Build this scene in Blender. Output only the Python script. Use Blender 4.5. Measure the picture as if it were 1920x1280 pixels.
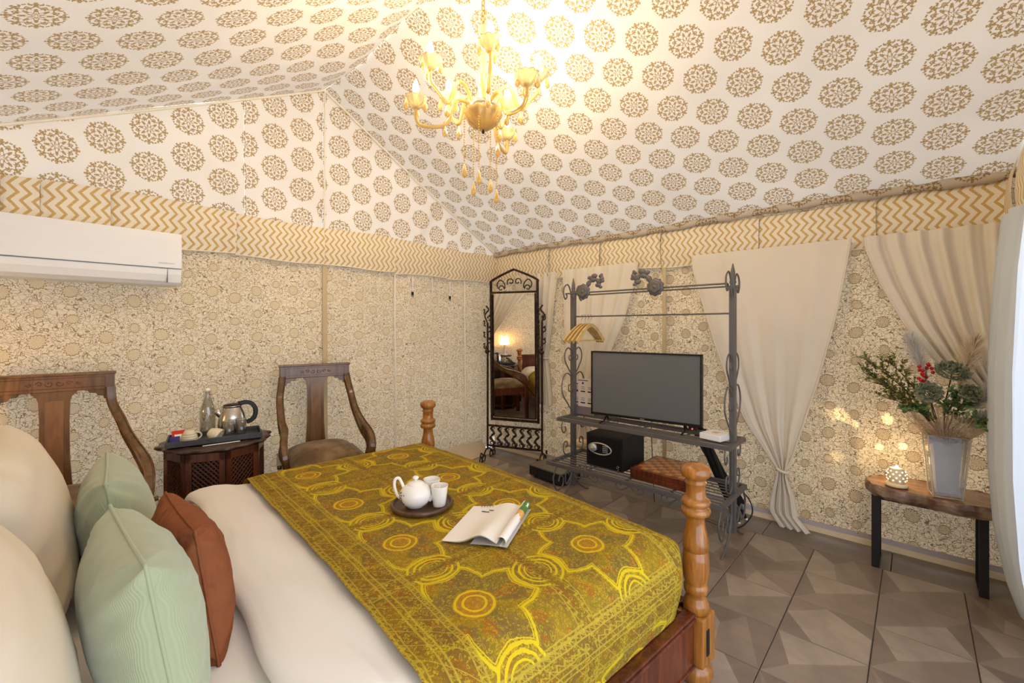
import bpy, bmesh, math, random
import numpy as np
from mathutils import Vector, Matrix
random.seed(7)
PI = math.pi
sc = bpy.context.scene
for o in list(bpy.data.objects): bpy.data.objects.remove(o)
COL = sc.collection

# ------------------------------------------------------------ camera
AZ = math.radians(42.75); EYE = 1.28; FPX = 820.0
cd = bpy.data.cameras.new('camera'); cam = bpy.data.objects.new('camera', cd); COL.objects.link(cam)
cd.sensor_width = 36; cd.lens = 36 * FPX / 1920; cd.shift_y = -26 / 1920; cd.clip_start = 0.02
cam.location = (0, 0, EYE); cam.rotation_euler = (PI / 2, 0, AZ - PI / 2)
sc.camera = cam
# ------------------------------------------------------------ world, daylight, exposure
w = bpy.data.worlds.new('world'); sc.world = w; w.use_nodes = True
w.node_tree.nodes['Background'].inputs[0].default_value = (0.82, 0.88, 1.0, 1)
w.node_tree.nodes['Background'].inputs[1].default_value = 2.9
sc.view_settings.view_transform = 'Standard'; sc.view_settings.look = 'None'
sc.view_settings.gamma = 1; sc.view_settings.use_curve_mapping = False
sc.view_settings.exposure = 0.22
def lamp(name, kind, loc, energy, color, size=.1, rot=None, **kw):
    l = bpy.data.lights.new(name, kind); l.energy = energy; l.color = color
    if kind == 'AREA': l.size = size
    else: l.shadow_soft_size = size
    for k, v in kw.items(): setattr(l, k, v)
    o = bpy.data.objects.new(name, l); COL.objects.link(o); o.location = loc
    if rot: o.rotation_euler = rot
    return o
WARM = (1.0, 0.80, 0.55)
CH = (1.46, 1.54)            # chandelier centre on the plan

# ------------------------------------------------------------ mesh helpers
class MB:
    def __init__(s): s.v = []; s.f = []; s.m = []; s.uv = {}; s.sm = []
    def add(s, vs, fs, mi=0, uvs=None, smooth=False):
        b = len(s.v); s.v += [tuple(map(float, p)) for p in vs]
        for f in fs:
            s.f.append(tuple(b + i for i in f)); s.m.append(mi); s.sm.append(smooth)
        if uvs is not None:
            for i, t in enumerate(uvs): s.uv[b + i] = t
        return s
    def box(s, c, d, mi=0, rz=0, bev=0, rot=None):
        x, y, z = d[0] / 2, d[1] / 2, d[2] / 2
        R = rot if rot is not None else Matrix.Rotation(rz, 3, 'Z')
        if not bev:
            P = [(-x, -y, -z), (x, -y, -z), (x, y, -z), (-x, y, -z), (-x, -y, z), (x, -y, z), (x, y, z), (-x, y, z)]
            F = [(0, 3, 2, 1), (4, 5, 6, 7), (0, 1, 5, 4), (1, 2, 6, 5), (2, 3, 7, 6), (3, 0, 4, 7)]
        else:
            b = min(bev, x * .9, y * .9, z * .9); P = []; F = []
            bm = bmesh.new(); bmesh.ops.create_cube(bm, size=1)
            for v in bm.verts: v.co = Vector((v.co.x * 2 * x, v.co.y * 2 * y, v.co.z * 2 * z))
            bmesh.ops.bevel(bm, geom=list(bm.edges), offset=b, segments=2, affect='EDGES', profile=.6)
            bm.verts.index_update()
            P = [tuple(v.co) for v in bm.verts]; F = [tuple(v.index for v in f.verts) for f in bm.faces]; bm.free()
        C = Vector(c)
        return s.add([C + R @ Vector(p) for p in P], F, mi)
    def tube(s, pts, r, n=8, mi=0, closed=False, cap=True, flat=1.0, up=None):
        P = [Vector(p) for p in pts]; m = len(P)
        rr = r if hasattr(r, '__len__') else [r] * m
        T = []
        for i in range(m):
            a = P[i - 1] if (i or closed) else P[i]; b = P[(i + 1) % m] if (i < m - 1 or closed) else P[i]
            t = (b - a); T.append(t.normalized() if t.length > 1e-9 else Vector((0, 0, 1)))
        N = Vector(up) if up else (Vector((0, 0, 1)) if abs(T[0].z) < .9 else Vector((1, 0, 0)))
        vs = []
        for i in range(m):
            if up: N = Vector(up)
            N = N - T[i] * N.dot(T[i])
            if N.length < 1e-6: N = T[i].orthogonal()
            N.normalize(); B = T[i].cross(N)
            for k in range(n):
                a = 2 * PI * (k + .5) / n
                vs.append(P[i] + N * (math.cos(a) * rr[i]) + B * (math.sin(a) * rr[i] * flat))
        fs = []
        for i in range(m if closed else m - 1):
            j = (i + 1) % m
            for k in range(n): fs.append((i * n + k, i * n + (k + 1) % n, j * n + (k + 1) % n, j * n + k))
        s.add(vs, fs, mi, None, n > 4)
        if cap and not closed:
            s.add([vs[k] for k in range(n)], [tuple(reversed(range(n)))], mi); s.add([vs[(m - 1) * n + k] for k in range(n)], [tuple(range(n))], mi)
        return s
    def bar(s, pts, wd, th, up, mi=0, widths=None):
        """sweep of a rectangular section: wd along `up` x tangent, th along up"""
        P = [Vector(p) for p in pts]; m = len(P); U = Vector(up).normalized(); vs = []
        for i in range(m):
            t = (P[min(i + 1, m - 1)] - P[max(i - 1, 0)]).normalized()
            n = U - t * U.dot(t); n.normalize(); B = t.cross(n); W = (widths[i] if widths else wd) / 2
            c = min(W, th / 2) * .35
            for (a, b) in ((-1, -1), (1, -1), (1, 1), (-1, 1)):
                q = P[i] + B * (a * W) + n * (b * th / 2)
                vs += [q - B * (a * c), q - n * (b * c)] if a * b > 0 else [q - n * (b * c), q - B * (a * c)]
        fs = []
        for i in range(m - 1):
            for k in range(8): fs.append((i * 8 + k, i * 8 + (k + 1) % 8, (i + 1) * 8 + (k + 1) % 8, (i + 1) * 8 + k))
        fs += [tuple(reversed(range(8))), tuple((m - 1) * 8 + k for k in range(8))]
        return s.add(vs, fs, mi)
    def lathe(s, prof, n=24, c=(0, 0, 0), mi=0, scal=None, axis=None, squash=1):
        vs = []; m = len(prof); C = Vector(c)
        for i, (r, z) in enumerate(prof):
            for k in range(n):
                a = 2 * PI * k / n; q = r * (scal(a, i) if scal else 1)
                p = Vector((q * math.cos(a), q * math.sin(a) * squash, z))
                if axis is not None: p = axis @ p
                vs.append(C + p)
        fs = []
        for i in range(m - 1):
            for k in range(n): fs.append((i * n + k, i * n + (k + 1) % n, (i + 1) * n + (k + 1) % n, (i + 1) * n + k))
        s.add(vs, fs, mi, None, True)
        if prof[0][0] > 1e-4: s.add(vs[:n], [tuple(reversed(range(n)))], mi)
        if prof[-1][0] > 1e-4: s.add(vs[-n:], [tuple(range(n))], mi)
        return s
    def prism(s, poly, h, T=None, mi=0):
        n = len(poly); T = T or Matrix.Identity(4)
        vs = [T @ Vector((x, y, 0)) for x, y in poly] + [T @ Vector((x, y, h)) for x, y in poly]
        fs = [tuple(reversed(range(n))), tuple(range(n, 2 * n))] + [(i, (i + 1) % n, n + (i + 1) % n, n + i) for i in range(n)]
        return s.add(vs, fs, mi)
    def grid(s, fn, nu, nv, mi=0, uv=None, flip=False, smooth=True):
        vs = []; uvs = []
        for j in range(nv + 1):
            for i in range(nu + 1):
                u, v = i / nu, j / nv; vs.append(fn(u, v)); uvs.append(uv(u, v) if uv else (u, v))
        fs = []
        for j in range(nv):
            for i in range(nu):
                a = j * (nu + 1) + i; f = (a, a + 1, a + nu + 2, a + nu + 1); fs.append(tuple(reversed(f)) if flip else f)
        return s.add(vs, fs, mi, uvs, smooth)
    def sphere(s, c, r, n=10, mi=0, sc_=(1, 1, 1), R=None):
        m = max(4, n // 2 + 1); vs = []
        C = Vector(c)
        for i in range(m + 1):
            t = PI * i / m
            for k in range(n):
                a = 2 * PI * k / n
                p = Vector((math.sin(t) * math.cos(a) * r * sc_[0], math.sin(t) * math.sin(a) * r * sc_[1], math.cos(t) * r * sc_[2]))
                vs.append(C + (R @ p if R is not None else p))
        fs = [(i * n + k, (i + 1) * n + k, (i + 1) * n + (k + 1) % n, i * n + (k + 1) % n) for i in range(m) for k in range(n)]
        return s.add(vs, fs, mi, None, True)

def mesh(name, mb, mats):
    me = bpy.data.meshes.new(name); me.from_pydata(mb.v, [], mb.f)
    mats = mats if isinstance(mats, (list, tuple)) else [mats]
    for m in mats: me.materials.append(m)
    me.polygons.foreach_set('material_index', mb.m); me.polygons.foreach_set('use_smooth', mb.sm)
    if mb.uv:
        ul = me.uv_layers.new(name='uv'); li = np.zeros(len(me.loops), dtype=np.int32); me.loops.foreach_get('vertex_index', li)
        t = np.zeros((len(mb.v), 2)); 
        for k, q in mb.uv.items(): t[k] = q
        ul.data.foreach_set('uv', t[li].ravel())
    me.update(); return me
def obj(name, mb, mats, parent=None, loc=None, rot=None, label=None, kind=None):
    o = bpy.data.objects.new(name, mb if isinstance(mb, bpy.types.Mesh) else mesh(name, mb, mats)); COL.objects.link(o)
    if parent is not None: o.parent = parent
    if loc is not None: o.location = loc
    if rot is not None: o.rotation_euler = rot
    if label: o['label'] = label
    if kind: o['kind'] = kind
    return o
def tag(o, label, cat, group=None):
    o['label'] = label; o['category'] = cat
    if group: o['group'] = group
    return o
def thing(name, label, cat, loc=(0, 0, 0), rz=0, group=None):
    o = bpy.data.objects.new(name, None); COL.objects.link(o); o.empty_display_size = .05
    o.location = loc; o.rotation_euler = (0, 0, rz)
    return tag(o, label, cat, group)
def struct(name, mb, mats, parent=None):
    return obj(name, mb, mats, parent, kind=None if parent else 'structure')
def copy_tree(o, parent=None):
    c = o.copy(); COL.objects.link(c)
    if parent: c.parent = parent
    for ch in list(o.children): copy_tree(ch, c)
    return c
def lerp(a, b, t): return a + (b - a) * t
def poly_at(P, t):
    """P list of (key, value): value interpolated at key t (keys monotone)"""
    if P[0][0] > P[-1][0]: P = P[::-1]
    if t <= P[0][0]: return P[0][1]
    for (a, x), (b, y) in zip(P, P[1:]):
        if t <= b: 
            q = (t - a) / (b - a); return x + (y - x) * q
    return P[-1][1]
def spline(pts, k=6):
    P = [Vector(p) for p in pts]; P = [P[0] * 2 - P[1]] + P + [P[-1] * 2 - P[-2]]; out = []
    for i in range(1, len(P) - 2):
        a, b, c, d = P[i - 1:i + 3]
        for j in range(k):
            t = j / k
            out.append(.5 * ((2 * b) + (c - a) * t + (2 * a - 5 * b + 4 * c - d) * t * t + (3 * b - a - 3 * c + d) * t ** 3))
    out.append(P[-2]); return out

# ------------------------------------------------------------ node maths
class S:
    """a float or vector socket with operators"""
    def __init__(s, t, k): s.t = t; s.k = k
    def _m(s, op, *a, clamp=False):
        n = s.t.nodes.new('ShaderNodeMath'); n.operation = op; n.use_clamp = clamp
        for i, x in enumerate((s,) + a):
            if isinstance(x, S): s.t.links.new(x.k, n.inputs[i])
            else: n.inputs[i].default_value = x
        return S(s.t, n.outputs[0])
    def __add__(s, o): return s._m('ADD', o)
    __radd__ = __add__
    def __mul__(s, o): return s._m('MULTIPLY', o)
    __rmul__ = __mul__
    def __sub__(s, o): return s._m('SUBTRACT', o)
    def __rsub__(s, o): return (s * -1) + o
    def __truediv__(s, o): return s._m('DIVIDE', o)
    def __lt__(s, o): return s._m('LESS_THAN', o)
    def __gt__(s, o): return s._m('GREATER_THAN', o)
    def sin(s): return s._m('SINE')
    def cos(s): return s._m('COSINE')
    def floor(s): return s._m('FLOOR')
    def fract(s): return s._m('FRACT')
    def abs(s): return s._m('ABSOLUTE')
    def sqrt(s): return s._m('SQRT')
    def pow(s, o): return s._m('POWER', o)
    def mod(s, o): return s._m('FLOORED_MODULO', o)
    def min(s, o): return s._m('MINIMUM', o)
    def max(s, o): return s._m('MAXIMUM', o)
    def atan2(s, o): return s._m('ARCTAN2', o)
    def tri(s): return ((s.fract() - .5).abs() * 4 - 1)         # -1..1
    def band(s, c, w): return (s - c).abs() < w
    def ss(s, a, b):
        n = s.t.nodes.new('ShaderNodeMapRange'); n.interpolation_type = 'SMOOTHSTEP'
        s.t.links.new(s.k, n.inputs[0]); n.inputs[1].default_value = a; n.inputs[2].default_value = b
        return S(s.t, n.outputs[0])
class M:
    def __init__(s, name, rough=.8, metal=0, spec=.3, **kw):
        s.m = bpy.data.materials.new(name); s.m.use_nodes = True; s.t = s.m.node_tree
        s.b = s.t.nodes['Principled BSDF']; s.set(Roughness=rough, Metallic=metal); s.b.inputs['Specular IOR Level'].default_value = spec
        for k, v in kw.items(): s.b.inputs[k.replace('_', ' ')].default_value = v
    def set(s, **kw):
        for k, v in kw.items(): s.b.inputs[k].default_value = v
    def link(s, k, name): s.t.links.new(k.k if isinstance(k, S) else k, s.b.inputs[name])
    def coord(s, kind='Object'):
        n = s.t.nodes.new('ShaderNodeTexCoord'); return n.outputs[kind]
    def sep(s, vec):
        n = s.t.nodes.new('ShaderNodeSeparateXYZ'); s.t.links.new(vec, n.inputs[0]); return [S(s.t, n.outputs[i]) for i in range(3)]
    def comb(s, x, y, z=0):
        n = s.t.nodes.new('ShaderNodeCombineXYZ')
        for i, q in enumerate((x, y, z)):
            if isinstance(q, S): s.t.links.new(q.k, n.inputs[i])
            else: n.inputs[i].default_value = q
        return n.outputs[0]
    def noise(s, vec, scale, detail=3, dist=0, out=0, rough=.5):
        n = s.t.nodes.new('ShaderNodeTexNoise'); s.t.links.new(vec, n.inputs['Vector']); n.inputs['Scale'].default_value = scale
        n.inputs['Detail'].default_value = detail; n.inputs['Distortion'].default_value = dist; n.inputs['Roughness'].default_value = rough
        return S(s.t, n.outputs[out])
    def vor(s, vec, scale, feat='F1', out='Distance', rand=1, dim='3D'):
        n = s.t.nodes.new('ShaderNodeTexVoronoi'); n.voronoi_dimensions = dim; n.feature = feat; s.t.links.new(vec, n.inputs['Vector'])
        n.inputs['Scale'].default_value = scale; n.inputs['Randomness'].default_value = rand
        return S(s.t, n.outputs[out])
    def vadd(s, a, b, f=1):
        n = s.t.nodes.new('ShaderNodeVectorMath'); n.operation = 'MULTIPLY_ADD'; s.t.links.new(b.k if isinstance(b, S) else b, n.inputs[0])
        n.inputs[1].default_value = (f, f, f); s.t.links.new(a, n.inputs[2]); return n.outputs[0]
    def vscale(s, a, f):
        n = s.t.nodes.new('ShaderNodeVectorMath'); n.operation = 'MULTIPLY'; s.t.links.new(a, n.inputs[0]); n.inputs[1].default_value = f; return n.outputs[0]
    def mix(s, f, a, b):
        n = s.t.nodes.new('ShaderNodeMix'); n.data_type = 'RGBA'
        s.t.links.new(f.k, n.inputs[0])
        for i, q in ((6, a), (7, b)):
            if isinstance(q, (tuple, list)): n.inputs[i].default_value = (*q[:3], 1)
            else: s.t.links.new(q, n.inputs[i])
        return n.outputs[2]
    def color(s, c):
        if isinstance(c, tuple): s.b.inputs['Base Color'].default_value = (*c[:3], 1)
        else: s.t.links.new(c, s.b.inputs['Base Color'])
        return s
    def bump(s, h, strength=.3, dist=.01):
        n = s.t.nodes.new('ShaderNodeBump'); n.inputs['Strength'].default_value = strength; n.inputs['Distance'].default_value = dist
        s.t.links.new(h.k, n.inputs['Height']); s.t.links.new(n.outputs[0], s.b.inputs['Normal']); return s
    def translucent(s, amount, col):
        """thin cloth: part of the light passes through"""
        t = s.t; tr = t.nodes.new('ShaderNodeBsdfTranslucent'); mx = t.nodes.new('ShaderNodeMixShader'); mx.inputs[0].default_value = amount
        if isinstance(col, tuple): tr.inputs[0].default_value = (*col, 1)
        else: t.links.new(col, tr.inputs[0])
        t.links.new(s.b.outputs[0], mx.inputs[1]); t.links.new(tr.outputs[0], mx.inputs[2])
        t.links.new(mx.outputs[0], t.nodes['Material Output'].inputs[0]); return s
def srgb(r, g, b):
    f = lambda c: (c / 255 / 12.92) if c <= 10 else ((c / 255 + .055) / 1.055) ** 2.4
    return (f(r), f(g), f(b))
def plain(name, c, rough=.6, metal=0, spec=.4, **kw): return M(name, rough, metal, spec, **kw).color(c)
def mnoise(name, c1, c2, scale, rough=.6, spec=.4, bump=0, metal=0, detail=4, stretch=None):
    m = M(name, rough, metal, spec); v = m.coord()
    if stretch: v = m.vscale(v, stretch)
    n = m.noise(v, scale, detail); m.color(m.mix(n.ss(.35, .65), c1, c2))
    if bump: m.bump(n, bump, .01)
    return m

# --- printed tent cloth with gold medallions (uv in metres: u across the columns, v along them)
def medallion():
    m = M('medallion_cloth', .85, 0, .15); u, v, _ = m.sep(m.coord('UV'))
    W, P, R = .187, .216, .088
    c = (u / W).floor(); fx = ((u / W).fract() - .5) * W; fy = ((v / P + c.mod(2) * .5).fract() - .5) * P
    r = (fx * fx + fy * fy).sqrt() / R; th = fy.atan2(fx)
    c8 = (th * 8).cos(); s8 = (th * 16).cos(); c6 = (th * 6).cos()
    k = (r - (c6 * .05 + .12)).abs() < .035
    k = k.max(((r - (c8 * .11 + .30)).abs() < .045))
    k = k.max((((r - (c8 * -.12 + .47)).abs()) < .06) * (s8 > -.8))
    k = k.max((r.band(.45, .085)) * (c8 > .78))
    k = k.max(((r - (s8 * .05 + .66)).abs() < .034))
    k = k.max((r.band(.80, .10)) * (c8 > .62) * (((r * 46).sin() + s8) > -.2))
    k = k.max((((r - (c8 * -.07 + .84)).abs()) < .055) * (((th * 32).cos()) > -.7))
    k = k.max(((r - .95).abs() < .04) * (((th * 24).cos()) > .1) * (c8 > -.3))
    k = k * (r < (c8 * .05 + .97))
    n = m.noise(m.coord(), 260, 2)
    k = k * (n > .30)
    nb = m.noise(m.coord(), 2.2, 2)
    base = m.mix(nb.ss(.3, .7), srgb(206, 194, 177), srgb(213, 201, 184))
    cc = m.mix(k * .88, base, srgb(144, 110, 50)); m.color(cc); m.bump(m.noise(m.coord(), 5, 2), .25, .02)
    m.translucent(.22, cc); return m.m
def chevron():
    m = M('chevron_cloth', .85, 0, .15); u, v, _ = m.sep(m.coord('UV'))
    n = m.noise(m.coord(), 180, 2); n2 = m.noise(m.coord(), 9, 2)
    s = ((u + (v / .083).tri() * .0165 + n * .004 + n2 * .008) / .043).fract()
    k = (s < .36) * (n > .32)
    m.color(m.mix(k * .9, srgb(230, 220, 202), srgb(196, 160, 86))); m.bump(m.noise(m.coord(), 14, 2), .4, .02)
    return m.m
def floral(name, base, line, disc):
    m = M(name, .85, 0, .15); p = m.coord('UV')
    wv = m.noise(p, 22, 2, out=1); q = m.vadd(p, wv, .030)
    def iso(vec, sc_, w_, seed):     # thin meandering contour lines with a roughly constant width
        n = m.noise(m.vadd(vec, m.comb(seed, seed * .7, 0), 1), sc_, 1)
        return (((n * 7).fract() - .5).abs() < w_)
    vine = iso(q, 21, .06, 0.0); leaf = m.vor(q, 60).band(.36, .035) * (m.noise(p, 30, 1) > .47)
    leaf = leaf.max((m.vor(m.vadd(p, wv, .02), 38, 'DISTANCE_TO_EDGE') < .022))
    # flower heads on a staggered lattice
    u, v, _ = m.sep(m.vadd(p, m.noise(p, 5, 1, out=1), .05)); W, P = .125, .165
    c = (u / W).floor(); fx = ((u / W).fract() - .5) * W; fy = ((v / P + c.mod(2) * .5 + c.mod(3) * .13).fract() - .5) * P
    th0 = fy.atan2(fx)
    big = (th0 * 12).cos() * .0022 + (c + (v / P + c.mod(2) * .5).floor()).mod(2) * .009 + .026
    r = (fx * fx + fy * fy).sqrt(); th = fy.atan2(fx)
    inside = r < big; rim = (r - (big + (th * 14).cos() * .0035)).abs() < .0022
    dots = m.vor(p, 150) 
    k = (vine.max(leaf)) * (r > big * 1.25)
    k = k.max(rim)
    n = m.noise(m.coord(), 1.3, 2)
    cb = m.mix(n.ss(.3, .7), base, tuple(x * .9 for x in base))
    cc = m.mix(inside * (dots.ss(.55, .25) * .3 + .35 + ((th * 15 + r * 260).cos() > .2) * .35), cb, disc)
    cl = m.mix(k * .85, cc, line); m.color(cl); m.bump(m.noise(m.coord(), 6, 3, .6), .6, .03)
    m.translucent(.12, cl); return m.m
def wood(name, a, b, scale=6, rough=.25, stretch=(1, 1, .12), spec=.5):
    m = M(name, rough, 0, spec); v = m.vscale(m.coord(), stretch); n = m.noise(v, scale * 6, 5, 1.5); n2 = m.noise(v, scale, 3, 2)
    m.color(m.mix((n * .5 + n2 * .5).ss(.35, .65), a, b)); m.bump(n, .06, .005); m.b.inputs['Coat Weight'].default_value = .18; m.b.inputs['Coat Roughness'].default_value = .15
    return m.m
def embroidered():
    m = M('embroidered_cloth', .75, 0, .2); x, y, _ = m.sep(m.coord('UV')); uvv = m.coord('UV')
    ob = uvv
    wob = (m.noise(ob, 40, 2) - .5) * .008
    SX, SY = .48, .45
    px = ((x / SX).fract() - .5) * SX + wob; py = ((y / SY).fract() - .5) * SY + wob
    r = (px * px + py * py).sqrt(); ax = px.abs(); ay = py.abs()
    mx_ = ax.max(ay); mn = ax.min(ay); t = mn.atan2(mx_)          # 0 on the axes, 45 deg on the diagonals
    tip = 21 * PI / 180
    R1 = (t * t) * ((.188 - .152) / tip / tip) + .152; R2 = .188 - (t - tip) * ((.188 - .128) / (PI / 4 - tip))
    star = (r - R1.min(R2)).abs() < .0048; star2 = (r - (R1.min(R2) - .011)).abs() < .002
    rings = ((r - .054).abs() < .004).max((r - .032).abs() < .0035)
    ring3 = ((r - .068).abs() < .003) * ((t * 24).cos() > 0)
    # arcs around the middles of the cell edges
    ex = (ax * -1 + SX / 2); ey = (ay * -1 + SY / 2)
    ra = (ex * ex + py * py).sqrt(); rb = (ey * ey + px * px).sqrt(); rr = ra.min(rb)
    arcs = ((rr - .078).abs() < .004).max((rr - .058).abs() < .004).max((rr - .042).abs() < .0025)
    em0 = ex.min(ey)
    arcs = arcs * (r > R1.min(R2) + .004) * (em0 > .020)
    # seams of the patchwork: ladder strips
    em = ex.min(ey)
    al = (x + y) 
    zig = ((al / .028).tri() * .006)
    strip = (em < .028)
    seam = ((em - (zig + .018)).abs() < .0028).max((em - .029).abs() < .002)
    # wide border at the head and foot ends
    hb = (x + .885).abs(); fb = (x - .05).abs(); bd = hb.min(fb).min((y + .055).abs()).min((y - 1.835).abs())
    border = bd < .075; ladder = (bd.band(.074, .003)).max(bd.band(.058, .002)).max(bd.band(.008, .0025)).max(((bd - .066) - (al / .02).tri() * .006).abs() < .0022)
    ladder = ladder.max(border * ((al / .06).fract() < .05))
    line = star.max(rings).max(arcs).max(star2) * (border * -1 + 1)
    # fine stitching
    st = m.vor(uvv, 150); stE = m.vor(uvv, 95, 'DISTANCE_TO_EDGE'); stitch = (st > .42).max(stE < .06)
    stv = m.vor(m.vadd(uvv, m.noise(uvv, 40, 2, out=1), .03), 85); curl = stv.band(.33, .07)
    n1 = m.noise(uvv, 11, 3); patch = m.noise(uvv, 17, 1)
    warm = m.mix(n1.ss(.4, .62), srgb(136, 110, 40), srgb(166, 134, 26))
    warm = m.mix((r < R1.min(R2)) * (n1 < .56) * .5, warm, srgb(122, 104, 58))
    warm = m.mix((patch > .60) * .55, warm, srgb(176, 100, 22))
    warm = m.mix((m.noise(uvv, 15, 1, 3) > .62) * .5, warm, srgb(118, 126, 24))
    warm = m.mix(strip.max(border) * .45, warm, srgb(126, 84, 24))
    c = m.mix(stitch * .38, warm, srgb(104, 78, 26)); c = m.mix(curl * .6, c, srgb(192, 164, 38))
    c = m.mix((r < .062) * .35, c, srgb(206, 140, 20))
    halo = ((r - R1.min(R2)).abs() < .013) * (m.noise(uvv, 190, 2) > .5); c = m.mix(halo * .4, c, srgb(214, 192, 24))
    c = m.mix(line * .92, c, srgb(212, 186, 22)); c = m.mix((seam * .6).max(ladder * .65), c, srgb(186, 166, 52))
    thr = m.noise(m.vscale(uvv, (1, 1, 1)), 260, 2); c = m.mix(thr.ss(.62, .75) * .5, c, srgb(222, 200, 60))
    m.color(c); m.bump(line * 1.0 + curl * .4 + ladder * .5 + thr * .5, .5, .006); return m.m
def corduroy(name, a, b, scale=260):
    m = M(name, .9, 0, .15); u, v, _ = m.sep(m.coord('UV')); s = (u * scale * 6.28 / 6.28).sin()
    n = m.noise(m.coord(), 7, 3); m.color(m.mix((s * .12 + .5) * (n * .4 + .8), a, b)); m.bump(s, .22, .0015)
    m.b.inputs['Sheen Weight'].default_value = .35; return m.m
def cotton(name, a, sc_=6, st=.2, translucent=0):
    m = M(name, .85, 0, .15); n = m.noise(m.coord(), sc_, 3, .5); m.color(m.mix(n, a, tuple(x * .93 for x in a))); m.bump(n, st, .03)
    if translucent: m.translucent(translucent, a)
    return m.m
MEDAL = medallion(); CHEV = chevron(); EMB = embroidered()
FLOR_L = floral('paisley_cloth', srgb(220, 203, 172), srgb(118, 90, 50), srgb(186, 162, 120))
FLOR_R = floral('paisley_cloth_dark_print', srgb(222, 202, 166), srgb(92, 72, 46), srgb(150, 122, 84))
TEAK = wood('varnished_teak', srgb(88, 60, 32), srgb(120, 86, 50), 5, .25)
OAK = wood('amber_varnished_wood', srgb(138, 84, 30), srgb(180, 120, 54), 6, .16)
ROSE = wood('red_brown_wood', srgb(70, 30, 18), srgb(110, 54, 30), 5, .25)
DARKW = wood('dark_carved_wood', srgb(44, 28, 22), srgb(74, 50, 38), 8, .4)
WHITE_F = cotton('white_cotton', srgb(232, 228, 222), 3, .12)
CREAM_F = cotton('cream_cotton', srgb(218, 206, 186), 3, .15)
DRAPE = cotton('cream_voile', srgb(232, 222, 206), 9, .12, .08)
DRAPE_W = cotton('white_voile', srgb(222, 232, 244), 9, .1, .35)
IRON = plain('grey_painted_iron', srgb(104, 100, 98), .45, .3).m
BLACKIRON = mnoise('antique_black_iron', srgb(38, 26, 20), srgb(70, 50, 34), 30, .4, .5, .2, .5).m
BLACK = plain('black_plastic', srgb(20, 20, 21), .35).m
BLACKM = plain('black_matte', srgb(24, 23, 24), .6).m
CHROME = plain('brushed_steel', srgb(200, 196, 190), .22, 1).m
SILVER = plain('silver_plastic', srgb(190, 188, 184), .35, .6).m
WHITE = plain('white_plastic', srgb(236, 235, 235), .35).m
PORC = plain('white_porcelain', srgb(244, 240, 232), .12, 0, .5).m
PAPER = plain('white_paper', srgb(240, 236, 228), .7).m
MIRROR = plain('mirror_silver', (.94, .94, .93), .01, 1).m
def glass(name, c, rough=.02, tr=1.0, ior=1.45):
    m = M(name, rough, 0, .5); m.color(c); m.b.inputs['Transmission Weight'].default_value = tr; m.b.inputs['IOR'].default_value = ior; return m.m
def thin_glass(name, c, mixv=.22):
    m = bpy.data.materials.new(name); m.use_nodes = True; t = m.node_tree; t.nodes.remove(t.nodes['Principled BSDF'])
    a = t.nodes.new('ShaderNodeBsdfTransparent'); a.inputs[0].default_value = (*c, 1); g = t.nodes.new('ShaderNodeBsdfGlossy'); g.inputs[1].default_value = .04
    fr = t.nodes.new('ShaderNodeLayerWeight'); fr.inputs[0].default_value = .25; ad = t.nodes.new('ShaderNodeMath'); ad.operation = 'MULTIPLY_ADD'; t.links.new(fr.outputs['Facing'], ad.inputs[0]); ad.inputs[1].default_value = mixv * 1.6; ad.inputs[2].default_value = .09
    mx = t.nodes.new('ShaderNodeMixShader'); t.links.new(ad.outputs[0], mx.inputs[0]); t.links.new(a.outputs[0], mx.inputs[1]); t.links.new(g.outputs[0], mx.inputs[2])
    t.links.new(mx.outputs[0], t.nodes['Material Output'].inputs[0]); return m
GLASS = thin_glass('clear_glass', (.86, .86, .84), .35); 
AMBER = glass('amber_glass', srgb(238, 205, 130), .12, .55)
AMBERT = thin_glass('pale_amber_glass', srgb(250, 232, 190), .5)
def emit(name, c, s):
    m = bpy.data.materials.new(name); m.use_nodes = True; b = m.node_tree.nodes['Principled BSDF']
    b.inputs['Base Color'].default_value = (*c, 1); b.inputs['Emission Color'].default_value = (*c, 1); b.inputs['Emission Strength'].default_value = s; return m
# ============================================================ SETTING
XR, YL, XH, YD = 3.31, 3.30, -0.62, -0.38       # right wall, left wall, head wall, door wall
ZE, ZB, XRIDGE = 2.05, 1.745, 1.46
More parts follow.
